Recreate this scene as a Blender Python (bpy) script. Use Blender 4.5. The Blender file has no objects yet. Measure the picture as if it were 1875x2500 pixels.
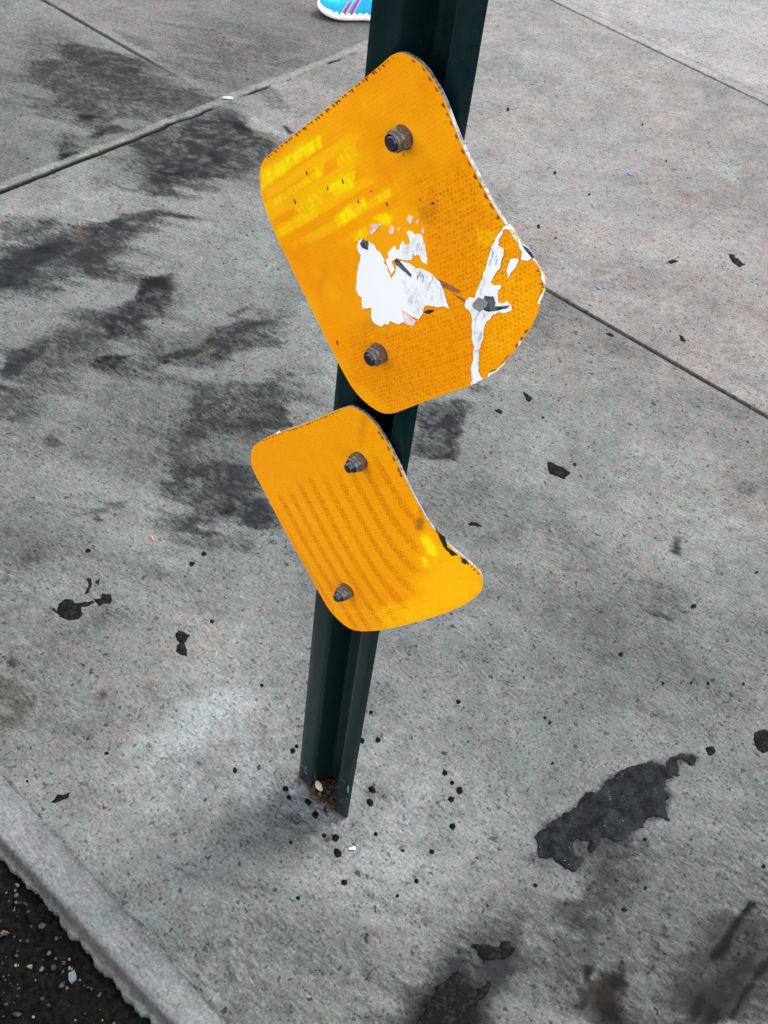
import bpy, bmesh, math, random
import numpy as np
from mathutils import Vector, Matrix
from mathutils.geometry import delaunay_2d_cdt

random.seed(7)
scene = bpy.context.scene
COL = scene.collection

# ------------------------------------------------------------------ camera
CAM = np.array([0.42373135, -0.5558565, 1.35])
RIGHT = np.array([0.73893844, 0.66563722, 0.10438907])
UP = np.array([-0.54763715, 0.50309457, 0.66857266])
BACK = np.array([0.39250927, -0.55120137, 0.73628359])
FPX = 2626.6
cd = bpy.data.cameras.new("camera")
cam = bpy.data.objects.new("camera", cd)
COL.objects.link(cam)
cam.matrix_world = Matrix(((RIGHT[0], UP[0], BACK[0], CAM[0]), (RIGHT[1], UP[1], BACK[1], CAM[1]),
                           (RIGHT[2], UP[2], BACK[2], CAM[2]), (0, 0, 0, 1)))
cd.sensor_fit = 'VERTICAL'
cd.sensor_height = 36.0
cd.lens = 37.8236
cd.clip_start = 0.02
cd.clip_end = 500
scene.camera = cam

# ------------------------------------------------------------------ light
SUN_EL = 58.0
w = bpy.data.worlds.new("World")
scene.world = w
w.use_nodes = True
nt = w.node_tree
sky = nt.nodes.new('ShaderNodeTexSky')
sky.sky_type = 'NISHITA'
sky.sun_disc = False
sky.sun_elevation = math.radians(SUN_EL)
sky.sun_rotation = math.atan2(0.25, 0.968)
sky.air_density = 1.0
sky.dust_density = 2.0
sky.ozone_density = 1.0
hs = nt.nodes.new('ShaderNodeHueSaturation')
hs.inputs['Saturation'].default_value = 0.22
nt.links.new(sky.outputs[0], hs.inputs['Color'])
bg = nt.nodes['Background']
nt.links.new(hs.outputs[0], bg.inputs[0])
bg.inputs[1].default_value = 0.15
sd = bpy.data.lights.new("sun", 'SUN')
sd.energy = 1.0
sd.angle = math.radians(24)
sd.color = (1.0, 0.95, 0.91)
sun = bpy.data.objects.new("sun", sd)
COL.objects.link(sun)
e = math.radians(SUN_EL)
sun.rotation_euler = Vector((-0.25 * math.cos(e), -0.968 * math.cos(e), -math.sin(e))).to_track_quat('-Z', 'Y').to_euler()
sun.location = (0, 3, 5)
scene.view_settings.view_transform = 'Standard'
scene.view_settings.look = 'None'
scene.view_settings.gamma = 1
scene.view_settings.exposure = 2.0


# ------------------------------------------------------------------ measuring the place
def ray(q):
    return RIGHT * (q[0] - 937.5) / FPX - UP * (q[1] - 1250.0) / FPX - BACK


def on_ground(q, z=0.0):
    r = ray(q)
    return CAM + (z - CAM[2]) / r[2] * r


def on_plane(q, y):
    r = ray(q)
    return CAM + (y - CAM[1]) / r[1] * r


def zp(pts, ox, oy, s):
    """points read off an enlarged crop of the photograph -> photograph pixels"""
    return [(ox + x / s, oy + y / s) for x, y in pts]


def hash2(ix, iy, seed):
    h = (ix.astype(np.int64) * 374761393 + iy.astype(np.int64) * 668265263 + seed * 1442695041) & 0x7fffffff
    h = ((h ^ (h >> 13)) * 1274126177) & 0x7fffffff
    h = (h ^ (h >> 16)) & 0xffff
    return h / 65535.0


def vnoise(x, y, seed=0):
    x0 = np.floor(x); y0 = np.floor(y)
    fx = x - x0; fy = y - y0
    fx = fx * fx * (3 - 2 * fx); fy = fy * fy * (3 - 2 * fy)
    a = hash2(x0, y0, seed); b = hash2(x0 + 1, y0, seed)
    c = hash2(x0, y0 + 1, seed); d = hash2(x0 + 1, y0 + 1, seed)
    return (a * (1 - fx) + b * fx) * (1 - fy) + (c * (1 - fx) + d * fx) * fy


def fbm(x, y, s, octv=4, seed=0):
    v = np.zeros_like(x); amp = 0.5; tot = 0
    for o in range(octv):
        v += amp * vnoise(x * s + 17.3 * o, y * s - 9.1 * o, seed + o)
        tot += amp; amp *= 0.55; s *= 2.07
    return v / tot


def sstep(a, b, x):
    t = np.clip((x - a) / (b - a), 0, 1)
    return t * t * (3 - 2 * t)


def sdist(px, py, poly):
    """signed distance to polygon, positive inside"""
    d = np.full(px.shape, 1e9); ins = np.zeros(px.shape, bool)
    n = len(poly)
    for i in range(n):
        x0, y0 = poly[i]; x1, y1 = poly[(i + 1) % n]
        ex, ey = x1 - x0, y1 - y0
        wx, wy = px - x0, py - y0
        t = np.clip((wx * ex + wy * ey) / (ex * ex + ey * ey + 1e-12), 0, 1)
        d = np.minimum(d, (wx - ex * t) ** 2 + (wy - ey * t) ** 2)
        c = ((y0 > py) != (y1 > py)) & (px < (x1 - x0) * (py - y0) / (y1 - y0 + 1e-12) + x0)
        ins ^= c
    d = np.sqrt(d)
    return np.where(ins, d, -d)


# ------------------------------------------------------------------ objects
def tag(o, label=None, cat=None, group=None, kind=None):
    if label: o["label"] = label
    if cat: o["category"] = cat
    if group: o["group"] = group
    if kind: o["kind"] = kind
    return o


def empty(name, loc=(0, 0, 0)):
    o = bpy.data.objects.new(name, None)
    o.location = loc
    o.empty_display_size = 0.05
    COL.objects.link(o)
    return o


def mk(name, verts, faces, mats, parent=None, smooth=True, mi=None):
    me = bpy.data.meshes.new(name)
    me.from_pydata([tuple(v) for v in verts], [], [tuple(f) for f in faces])
    for m in (mats if isinstance(mats, (list, tuple)) else [mats]):
        me.materials.append(m)
    if mi is not None:
        me.polygons.foreach_set('material_index', np.array(mi, np.int32))
    me.polygons.foreach_set('use_smooth', np.full(len(faces), smooth))
    me.update()
    o = bpy.data.objects.new(name, me)
    COL.objects.link(o)
    if parent: o.parent = parent
    return o


def vcol(me, name, cols):
    a = me.attributes.new(name, 'FLOAT_COLOR', 'POINT')
    c = np.ones((len(cols), 4), np.float32); c[:, :3] = cols
    a.data.foreach_set('color', c.ravel())


def vflt(me, name, vals):
    a = me.attributes.new(name, 'FLOAT', 'POINT')
    a.data.foreach_set('value', np.asarray(vals, np.float32))


def vvec(me, name, vals):
    a = me.attributes.new(name, 'FLOAT_VECTOR', 'POINT')
    a.data.foreach_set('vector', np.asarray(vals, np.float32).ravel())


class NT:
    """small node helper"""
    def __init__(s, name):
        s.m = bpy.data.materials.new(name); s.m.use_nodes = True
        s.t = s.m.node_tree; s.b = s.t.nodes['Principled BSDF']

    def n(s, kind, **kw):
        nd = s.t.nodes.new(kind)
        for k, v in kw.items(): setattr(nd, k, v)
        return nd

    def l(s, a, b): s.t.links.new(a, b)

    def val(s, sock, v):
        if hasattr(v, 'default_value') or hasattr(v, 'links'): s.l(v, sock)
        else: sock.default_value = v

    def attr(s, name, out='Color'):
        a = s.n('ShaderNodeAttribute', attribute_name=name); return a.outputs[out]

    def obj(s): return s.n('ShaderNodeTexCoord').outputs['Object']

    def noise(s, vec, scale, detail=3, rough=0.55, dist=0.0):
        nd = s.n('ShaderNodeTexNoise'); s.l(vec, nd.inputs['Vector'])
        nd.inputs['Scale'].default_value = scale; nd.inputs['Detail'].default_value = detail
        nd.inputs['Roughness'].default_value = rough; nd.inputs['Distortion'].default_value = dist
        return nd.outputs['Fac']

    def voro(s, vec, scale, feature='F1', rnd=1.0, out='Distance', dim='3D'):
        nd = s.n('ShaderNodeTexVoronoi', feature=feature, voronoi_dimensions=dim); s.l(vec, nd.inputs['Vector'])
        nd.inputs['Scale'].default_value = scale; nd.inputs['Randomness'].default_value = rnd
        return nd.outputs[out]

    def rng(s, v, a, b, c=0.0, d=1.0):
        nd = s.n('ShaderNodeMapRange'); nd.interpolation_type = 'SMOOTHSTEP'
        s.l(v, nd.inputs[0])
        for i, x in enumerate((a, b, c, d)): nd.inputs[i + 1].default_value = x
        return nd.outputs[0]

    def mth(s, op, a, b=0.0):
        nd = s.n('ShaderNodeMath', operation=op); s.val(nd.inputs[0], a); s.val(nd.inputs[1], b)
        return nd.outputs[0]

    def mix(s, fac, a, b, mode='MIX'):
        nd = s.n('ShaderNodeMix', data_type='RGBA', blend_type=mode)
        s.val(nd.inputs[0], fac)
        for i, v in ((6, a), (7, b)):
            if isinstance(v, tuple): nd.inputs[i].default_value = (*v, 1)
            else: s.l(v, nd.inputs[i])
        return nd.outputs[2]

    def bump(s, h, dist, strength=1.0):
        nd = s.n('ShaderNodeBump'); s.l(h, nd.inputs['Height'])
        nd.inputs['Distance'].default_value = dist; nd.inputs['Strength'].default_value = strength
        s.l(nd.outputs[0], s.b.inputs['Normal'])

    def out(s, col=None, rough=0.6, spec=0.5, metal=0.0):
        if col is not None:
            if isinstance(col, tuple): s.b.inputs['Base Color'].default_value = (*col, 1)
            else: s.l(col, s.b.inputs['Base Color'])
        s.val(s.b.inputs['Roughness'], rough)
        s.b.inputs['Specular IOR Level'].default_value = spec
        s.b.inputs['Metallic'].default_value = metal
        return s.m


# ------------------------------------------------------------------ materials
def mat_concrete(name='weathered_concrete', sp=1.0, soot_shade=True):
    t = NT(name)
    c = t.attr('albedo'); o = t.obj()
    g1 = t.noise(o, 240, 4, 0.7)
    g2 = t.noise(o, 60, 4, 0.65)
    # brushed broom texture: noise stretched across the walkway
    mp = t.n('ShaderNodeMapping'); t.l(o, mp.inputs[0]); mp.inputs['Scale'].default_value = (60, 260, 1)
    mp.inputs['Rotation'].default_value = (0, 0, 0.35)
    g3 = t.noise(mp.outputs[0], 1.0, 3, 0.6)
    k = t.mth('MULTIPLY', t.rng(g1, 0.28, 0.72, 0.75, 1.25), t.rng(g2, 0.3, 0.7, 0.92, 1.07))
    k = t.mth('MULTIPLY', k, t.rng(g3, 0.3, 0.7, 0.84, 1.14))
    col = t.mix(1.0, c, t.n('ShaderNodeCombineXYZ').outputs[0], 'MULTIPLY')
    vm = t.n('ShaderNodeVectorMath', operation='SCALE'); t.l(c, vm.inputs[0]); t.l(k, vm.inputs['Scale'])
    col = vm.outputs[0]
    # hue mottling pink / green grey
    h = t.noise(o, 28, 4, 0.7)
    col = t.mix(t.rng(h, 0.40, 0.62, 0.0, 1.0), t.mix(1.0, col, (0.93, 1.0, 0.99), 'MULTIPLY'), t.mix(1.0, col, (1.05, 0.985, 0.98), 'MULTIPLY'))
    # grime and painted shade: a mask broken up by fine streaky grain
    if soot_shade:
        mp2 = t.n('ShaderNodeMapping'); t.l(o, mp2.inputs[0]); mp2.inputs['Scale'].default_value = (55, 150, 1)
        mp2.inputs['Rotation'].default_value = (0, 0, -0.5)
        sn = t.mth('ADD', t.mth('MULTIPLY', t.noise(mp2.outputs[0], 1.0, 5, 0.72), .65), t.mth('MULTIPLY', t.noise(o, 300, 4, 0.7), .35))
        sm = t.attr('soot_shade', 'Fac')
        br = t.mth('MULTIPLY', t.mth('MULTIPLY', sm, t.mth('SUBTRACT', 1.0, sm)), t.mth('MULTIPLY', t.mth('SUBTRACT', sn, 0.5), 13.0))
        sf = t.n('ShaderNodeClamp'); t.l(t.mth('ADD', sm, br), sf.inputs[0]); 
        col = t.mix(sf.outputs[0], col, t.attr('dirt_shade_col'))
    # small dark aggregate and dirt specks: only some cells carry one
    for sc, r, p, seed, dark in ((95, 0.30, 0.62, 0.0, 0.36), (200, 0.42, 0.50, 3.0, 0.45), (60, 0.22, 0.78, 7.0, 0.25)):
        off = t.n('ShaderNodeVectorMath', operation='ADD'); t.l(o, off.inputs[0]); off.inputs[1].default_value = (seed, seed * .7, 0)
        dn = t.n('ShaderNodeTexNoise'); t.l(off.outputs[0], dn.inputs['Vector']); dn.inputs['Scale'].default_value = sc * 1.7
        ds = t.n('ShaderNodeVectorMath', operation='SCALE'); t.l(dn.outputs['Color'], ds.inputs[0]); ds.inputs['Scale'].default_value = 1.1 / sc
        ad = t.n('ShaderNodeVectorMath', operation='ADD'); t.l(off.outputs[0], ad.inputs[0]); t.l(ds.outputs[0], ad.inputs[1])
        v = t.n('ShaderNodeTexVoronoi', voronoi_dimensions='2D'); t.l(ad.outputs[0], v.inputs['Vector']); v.inputs['Scale'].default_value = sc
        sepc = t.n('ShaderNodeSeparateColor'); t.l(v.outputs['Color'], sepc.inputs[0])
        rad = t.mth('MULTIPLY', sepc.outputs[1], r)
        inside = t.mth('SUBTRACT', rad, v.outputs['Distance'])
        m = t.mth('MULTIPLY', t.rng(inside, -0.03, 0.05), t.mth('GREATER_THAN', sepc.outputs[0], p))
        m = t.mth('MULTIPLY', m, t.mth('MULTIPLY', t.rng(sepc.outputs[2], 0.0, 1.0, 0.35, 0.95), sp))
        col = t.mix(m, col, t.mix(1.0, col, (dark, dark, dark * 1.02), 'MULTIPLY'))
    # tiny pale grit
    v = t.voro(o, 170, rnd=1.0)
    pl = t.mth('MULTIPLY', t.rng(v, 0.16, 0.06), t.rng(t.noise(o, 35, 2), 0.55, 0.7))
    col = t.mix(t.mth('MULTIPLY', pl, 0.5), col, t.mix(1.0, col, (1.5, 1.5, 1.5), 'MULTIPLY'))
    hb = t.mth('ADD', t.mth('MULTIPLY', g1, 0.7), t.mth('MULTIPLY', g3, 0.5))
    t.bump(hb, 0.0018, 0.75)
    ro = t.attr('gloss', 'Fac')
    return t.out(col, t.mth('SUBTRACT', 0.9, ro), 0.08)


def mat_asphalt():
    t = NT('asphalt'); o = t.obj()
    a = t.noise(o, 130, 5, 0.7)
    v = t.voro(o, 150)
    c = t.mix(t.rng(a, 0.35, 0.7), (0.0010, 0.0012, 0.0010), (0.008, 0.0082, 0.0075))
    c = t.mix(t.rng(t.noise(o, 18, 3), 0.5, 0.7, 0, .5), c, (0.0035, 0.0045, 0.003))
    t.bump(t.mth('SUBTRACT', a, t.mth('MULTIPLY', v, 0.6)), 0.004, 1.0)
    return t.out(c, 0.8, 0.04)


def mat_sheeting(name):
    t = NT(name); c = t.attr('paint'); pq = t.attr('pq', 'Vector'); o = t.obj()
    PIT = 0.0039
    nz = t.n('ShaderNodeTexNoise'); t.l(pq, nz.inputs['Vector']); nz.inputs['Scale'].default_value = 160
    wv = t.n('ShaderNodeVectorMath', operation='SCALE'); t.l(nz.outputs['Color'], wv.inputs[0]); wv.inputs['Scale'].default_value = .0011
    wa = t.n('ShaderNodeVectorMath', operation='ADD'); t.l(pq, wa.inputs[0]); t.l(wv.outputs[0], wa.inputs[1])
    rt = t.n('ShaderNodeMapping'); t.l(wa.outputs[0], rt.inputs[0])
    rt.inputs['Scale'].default_value = (1 / PIT, 1 / (PIT * 1.7320508), 0); rt.inputs['Rotation'].default_value = (0, 0, 0)

    def lattice(shift):
        ad = t.n('ShaderNodeVectorMath', operation='ADD'); t.l(rt.outputs[0], ad.inputs[0]); ad.inputs[1].default_value = (shift, shift, 0)
        fr = t.n('ShaderNodeVectorMath', operation='FRACTION'); t.l(ad.outputs[0], fr.inputs[0])
        sb = t.n('ShaderNodeVectorMath', operation='SUBTRACT'); t.l(fr.outputs[0], sb.inputs[0]); sb.inputs[1].default_value = (.5, .5, 0)
        ab = t.n('ShaderNodeVectorMath', operation='ABSOLUTE'); t.l(sb.outputs[0], ab.inputs[0])
        ml = t.n('ShaderNodeVectorMath', operation='MULTIPLY'); t.l(ab.outputs[0], ml.inputs[0]); ml.inputs[1].default_value = (1, 1.7320508, 0)
        dt = t.n('ShaderNodeVectorMath', operation='DOT_PRODUCT'); t.l(ml.outputs[0], dt.inputs[0]); dt.inputs[1].default_value = (.5, .8660254, 0)
        sx = t.n('ShaderNodeSeparateXYZ'); t.l(ml.outputs[0], sx.inputs[0])
        return t.mth('MAXIMUM', dt.outputs['Value'], sx.outputs[0])
    hx = t.mth('MINIMUM', lattice(0.0), lattice(0.5))            # 0 in a cell's middle, .5 on its rim
    cell = t.mth('SUBTRACT', 0.5, hx)
    amp = t.attr('cell', 'Fac')
    line = t.rng(hx, 0.36, 0.47)
    cv = t.noise(pq, 210, 1, .5)
    col = t.mix(t.mth('MULTIPLY', t.mth('MULTIPLY', amp, t.rng(cv, .35, .65, 0.3, 1.0)), t.mth('SUBTRACT', 1.0, line)), c,
                t.mix(1.0, c, (0.74, 0.42, 0.4), 'MULTIPLY'))
    col = t.mix(t.mth('MULTIPLY', amp, t.mth('MULTIPLY', line, 0.5)), col, t.mix(1.0, col, (1.08, 1.30, 1.0), 'MULTIPLY'))
    fine = t.noise(o, 900, 2, 0.6)
    col = t.mix(t.rng(fine, 0.3, 0.7, 0.0, 0.22), col, t.mix(1.0, col, (0.86, 0.80, 0.7), 'MULTIPLY'))
    for ang, sx_, th, cc in ((.5, 1.0, .70, (1.10, 1.35, 1.6)), (-.35, 1.3, .72, (.62, .45, .4)), (1.25, .8, .73, (1.08, 1.25, 1.3))):
        ms = t.n('ShaderNodeMapping'); t.l(pq, ms.inputs[0]); ms.inputs['Scale'].default_value = (1100 * sx_, 38, 1); ms.inputs['Rotation'].default_value = (0, 0, ang)
        sc_ = t.mth('MULTIPLY', t.rng(t.noise(ms.outputs[0], 1.0, 2, .5), th, th + .05), t.rng(t.noise(pq, 55 * sx_, 2), .48, .62))
        col = t.mix(t.mth('MULTIPLY', sc_, .55), col, t.mix(1.0, col, cc, 'MULTIPLY'))
    # dusty film in the hollows of the bends
    col = t.mix(t.rng(t.noise(pq, 34, 4, .7), .50, .72, 0, .30), col, t.mix(1.0, col, (.90, .74, .6), 'MULTIPLY'))
    # grime flecks and hairline scratches
    g = t.mth('MULTIPLY', t.rng(t.noise(o, 150, 4, 0.75), 0.66, 0.74), t.rng(t.noise(o, 22, 2), 0.46, 0.62))
    col = t.mix(t.mth('MULTIPLY', g, 0.75), col, (0.10, 0.045, 0.01))
    t.bump(t.mth('ADD', t.mth('MULTIPLY', cell, 0.6), t.noise(o, 30, 2)), 0.0007, 0.5)
    return t.out(col, t.rng(t.noise(o, 60, 3), 0.3, 0.7, 0.40, 0.6), 0.10)


def mat_white():
    t = NT('bare_white_backing'); o = t.obj()
    c = (0.91, 0.905, 0.89)
    mp = t.n('ShaderNodeMapping'); t.l(o, mp.inputs[0]); mp.inputs['Scale'].default_value = (1.0, 1, 0.35)
    mp.inputs['Rotation'].default_value = (0, 0.7, 0)
    m = t.mth('MULTIPLY', t.rng(t.noise(mp.outputs[0], 330, 4, 0.75), 0.50, 0.60), t.attr('scuff', 'Fac'))
    col = t.mix(t.mth('MULTIPLY', m, 0.85), c, (0.22, 0.24, 0.26))
    m2 = t.mth('MULTIPLY', t.rng(t.noise(o, 60, 3), 0.45, 0.65), t.attr('scuff', 'Fac'))
    col = t.mix(t.mth('MULTIPLY', m2, 0.35), col, (0.50, 0.53, 0.56))
    return t.out(col, 0.7, 0.2)


def mat_flat(name, col, rough=0.6, spec=0.4, metal=0.0, vary=0.25, sc=200, bump=0.0):
    t = NT(name); o = t.obj()
    n = t.noise(o, sc, 4, 0.65)
    lo = tuple(x * (1 - vary) for x in col); hi = tuple(min(1, x * (1 + vary)) for x in col)
    c = t.mix(t.rng(n, 0.3, 0.7), lo, hi)
    if bump: t.bump(n, bump, 0.8)
    return t.out(c, rough, spec, metal)


def mat_post():
    t = NT('green_post_paint'); o = t.obj()
    n = t.noise(o, 700, 3, 0.6)
    c = t.mix(t.rng(n, 0.3, 0.7), (0.0014, 0.0085, 0.0086), (0.0026, 0.0165, 0.0165))
    c = t.mix(t.rng(t.noise(o, 25, 4), 0.45, 0.7, 0, .5), c, (0.0045, 0.014, 0.013))
    # chipped specks showing pale primer
    ch = t.mth('MULTIPLY', t.rng(t.noise(o, 420, 3, 0.7), 0.64, 0.69), t.rng(t.noise(o, 26, 3), 0.47, 0.60))
    c = t.mix(t.mth('MULTIPLY', ch, 0.5), c, (0.12, 0.17, 0.16))
    # rust creeping up from the cut at the ground
    sx = t.n('ShaderNodeSeparateXYZ'); t.l(o, sx.inputs[0])
    hgt = t.mth('ADD', sx.outputs[2], t.mth('MULTIPLY', t.mth('SUBTRACT', t.noise(o, 90, 5, 0.7), 0.5), 0.045))
    rust = t.mix(t.rng(t.noise(o, 300, 3), 0.4, 0.65), (0.016, 0.008, 0.006), (0.085, 0.018, 0.008))
    c = t.mix(t.rng(hgt, 0.016, 0.004, 0, .92), c, rust)
    t.bump(n, 0.0004, 0.5)
    return t.out(c, t.rng(t.noise(o, 40, 3), 0.3, 0.7, 0.30, 0.42), 0.32)


def mat_tar():
    t = NT('old_tar'); o = t.obj()
    n = t.noise(o, 38, 6, 0.72)
    c = t.mix(t.rng(n, 0.40, 0.62), (0.0010, 0.0012, 0.0015), (0.0095, 0.0112, 0.0130))
    c = t.mix(t.rng(t.noise(o, 420, 3, 0.7), 0.45, 0.72, 0, .5), c, (0.015, 0.017, 0.019))
    sp = t.rng(t.voro(o, 210), 0.12, 0.06)
    c = t.mix(t.mth('MULTIPLY', sp, t.rng(t.noise(o, 60, 2), 0.52, 0.6)), c, (0.30, 0.31, 0.32))
    t.bump(t.noise(o, 330, 4, 0.7), 0.0009, 0.7)
    return t.out(c, 0.7, 0.05)


M_CONC = mat_concrete()
M_ASPH = mat_asphalt()
M_KERB = mat_concrete('kerb_concrete', .45, False)
M_SHEET = mat_sheeting('amber_reflective_sheeting')
M_WHITE = mat_white()
M_ALU = mat_flat('worn_aluminium_edge', (0.17, 0.175, 0.185), 0.5, 0.4, 0.3, 0.7, 260)
M_POST = mat_post()
M_TAR = mat_tar()
def mat_gum():
    t = NT('old_black_gum'); o = t.obj()
    n = t.noise(o, 170, 4, .7); n2 = t.noise(o, 520, 3, .65)
    c = t.mix(t.rng(n, .48, .72), (.0022, .0026, .0028), (.013, .0128, .0125))
    c = t.mix(t.rng(n2, .58, .72, 0, .6), c, (.028, .027, .026))
    t.bump(n2, .0008, .8)
    return t.out(c, .78, .04)


M_GUM = mat_gum()
M_STEEL = mat_flat('dull_zinc_steel', (0.125, 0.122, 0.120), 0.30, 0.5, 0.55, 0.35, 500)
M_NYLON = mat_flat('grey_nylon_ring', (0.03, 0.032, 0.05), 0.4, 0.5, 0, 0.2, 200)
M_BOLT = mat_flat('blued_bolt_steel', (0.10, 0.10, 0.12), 0.32, 0.5, 0.8, 0.3, 500)
M_CHIP = mat_flat('chipped_dark_edge', (0.17, 0.068, 0.016), 0.8, 0.2, 0, 0.5, 700)
M_PINK = mat_flat('pale_pink_glue', (0.80, 0.60, 0.55), 0.7, 0.2, 0, 0.25, 240)
M_GREY = mat_flat('bare_grey_metal', (0.27, 0.275, 0.275), 0.6, 0.3, 0.2, 0.15, 300)
M_DARKM = mat_flat('dark_creased_metal', (0.16, 0.18, 0.20), 0.4, 0.5, 0.6, 0.75, 160)
M_SMEAR = mat_flat('dark_brown_scuff', (0.30, 0.12, 0.05), 0.7, 0.2, 0, 0.4, 500)
M_TORN = mat_flat('dirty_torn_edge', (0.60, 0.26, 0.05), 0.8, 0.1, 0, 0.6, 500)
M_BLACK = mat_flat('black_grime', (0.03, 0.016, 0.006), 0.75, 0.2, 0, 0.5, 500)
M_DIRT = mat_flat('dry_brown_dirt', (0.060, 0.042, 0.026), 0.95, 0.1, 0, 0.7, 160, 0.002)
M_LEAF = mat_flat('dry_leaf', (0.42, 0.35, 0.22), 0.7, 0.3, 0, 0.2, 120)
M_PAPER = mat_flat('white_paper', (0.85, 0.85, 0.83), 0.8, 0.2, 0, 0.06, 100)
M_STUB = mat_flat('dirty_white_paper', (0.5, 0.5, 0.47), 0.8, 0.2, 0, 0.1, 100)
M_BLUEBIT = mat_flat('blue_scrap', (0.05, 0.12, 0.36), 0.6, 0.3, 0, 0.2, 100)
M_ORANGEBIT = mat_flat('orange_scrap', (0.45, 0.17, 0.03), 0.6, 0.3, 0, 0.2, 100)
M_SHOE = mat_flat('blue_mesh_fabric', (0.012, 0.40, 0.78), 0.6, 0.35, 0, 0.28, 420, 0.0008)
M_SOLE = mat_flat('white_rubber', (0.86, 0.86, 0.87), 0.6, 0.3, 0, 0.05, 100)
M_STRIPE = mat_flat('pink_stripe', (0.62, 0.015, 0.12), 0.5, 0.4, 0, 0.1, 100)
M_LILAC = mat_flat('lilac_trim', (0.50, 0.48, 0.72), 0.5, 0.4, 0, 0.1, 100)
M_TREAD = mat_flat('red_outsole', (0.16, 0.02, 0.025), 0.7, 0.3, 0, 0.2, 100)
M_SOCK = mat_flat('dark_lining', (0.03, 0.05, 0.08), 0.9, 0.1, 0, 0.2, 300)

# ------------------------------------------------------------------ pavement
K2 = lambda x: -0.28374 - 0.01145 * x          # back of the kerb
J1 = lambda x: 1.2005 + 0.010 * x              # joint along the walk
J2 = lambda x: 2.3784 - 0.04856 * x            # next joint
J4X = -1.5141                                  # joint across the walk


def steps(a, b, s0, s1=None):
    s1 = s1 or s0; out = [a]
    while out[-1] < b - 1e-9:
        f = (out[-1] - a) / (b - a)
        out.append(out[-1] + s0 + (s1 - s0) * f)
    out[-1] = b
    return out


def joint_rows(c, wd):
    return [c - wd * 4, c - wd * 2.2, c - wd * 1.15, c - wd * 0.55, c, c + wd * 0.55, c + wd * 1.15, c + wd * 2.2, c + wd * 4]


def lines(seg, joints):
    v = set()
    for a, b, s0, s1 in seg:
        v |= {round(x, 5) for x in steps(a, b, s0, s1)}
    v = sorted(v)
    for c, wd in joints:
        rows_ = joint_rows(c, wd) if wd < .005 else list(c + np.arange(-.05, .0501, .0022))
        v = [x for x in v if not (min(rows_) - .0012 < x < max(rows_) + .0012)] + rows_
    return np.array(sorted(v))


GW = 0.0042
xs = lines([(-60, -4, 14, 14), (-4, -2.7, 0.3, 0.1), (-2.7, -0.8, 0.0075, 0.0042), (-0.8, 0.75, 0.0032, 0.0032), (0.75, 2.0, 0.05, 0.3), (2.0, 60, 8, 14)], [(J4X, GW * 1.3)])
ts = lines([(-0.28374, 0.7, 0.0032, 0.0034), (0.7, 2.0, 0.0036, 0.0065), (2.0, 3.4, 0.0065, 0.01), (3.4, 5, 0.1, 0.4), (5, 70, 8, 14)], [(1.2005, GW), (2.3784, GW)])
SX, TT = np.meshgrid(xs, ts)
Xc = np.clip(SX, -4, 2)
d0 = K2(Xc) + 0.28374; d1 = J1(Xc) - 1.2005; d2 = J2(Xc) - 2.3784
wt1 = np.clip((TT + 0.28374) / (1.2005 + 0.28374), 0, 1)
wt2 = np.clip((TT - 1.2005) / (2.3784 - 1.2005), 0, 1)
off = np.where(TT < 1.2005, d0 * (1 - wt1) + d1 * wt1, d1 * (1 - wt2) + d2 * wt2)
GX = SX.ravel(); GY = (TT + off).ravel(); TV = TT.ravel()
near = (GX > -2.7) & (GX < 0.8) & (GY < 3.5)

n_big = fbm(GX, GY, 2.3, 4, 11)
n_mid = fbm(GX, GY, 14, 4, 21)
n_fin = fbm(GX, GY, 70, 3, 31)
# streaky noise along the drag direction of the smears
ca, sa = math.cos(0.5), math.sin(0.5)
U = GX * ca + GY * sa; V = -GX * sa + GY * ca
n_str = fbm(U * 0.25, V, 34, 4, 41)

GROUND = 0.475          # city grime: the whole walk is a dull grey concrete
base = np.array([0.232, 0.226, 0.220])
alb = base[None, :] * (0.72 + 0.56 * n_big[:, None]) * (0.78 + 0.44 * n_mid[:, None]) * (0.80 + 0.40 * n_fin[:, None])
# brighter light on the far flags put into their colour; beyond the cross joint greyer
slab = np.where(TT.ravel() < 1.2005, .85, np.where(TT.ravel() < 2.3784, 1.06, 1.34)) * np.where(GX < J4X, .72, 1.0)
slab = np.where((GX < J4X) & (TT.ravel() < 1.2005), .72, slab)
alb[~near] = base * .92                              # the coarse ground out to the horizon carries no painted detail
alb *= slab[:, None] * (1 + (sstep(-1.3, .3, GX) * sstep(.5, 1.3, GY))[:, None] * np.array([[.035, -.015, -.02]])) * np.where((TT.ravel() < 1.2005)[:, None], np.array([[.945, 1.0, .985]]), np.array([[1.005, 1.0, 1.0]]))  # pinkish light at the far right also put into the colour
n_hue = fbm(GX, GY, 5.0, 4, 51)[:, None] - 0.5
alb *= 1 + n_hue * np.array([[0.14, -0.02, -0.06]])
gloss = np.zeros(len(GX))
soot_shade = np.zeros(len(GX)); dirt_shade_col = np.tile(np.array([.035, .036, .040]), (len(GX), 1))
zz = np.zeros(len(GX))


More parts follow.
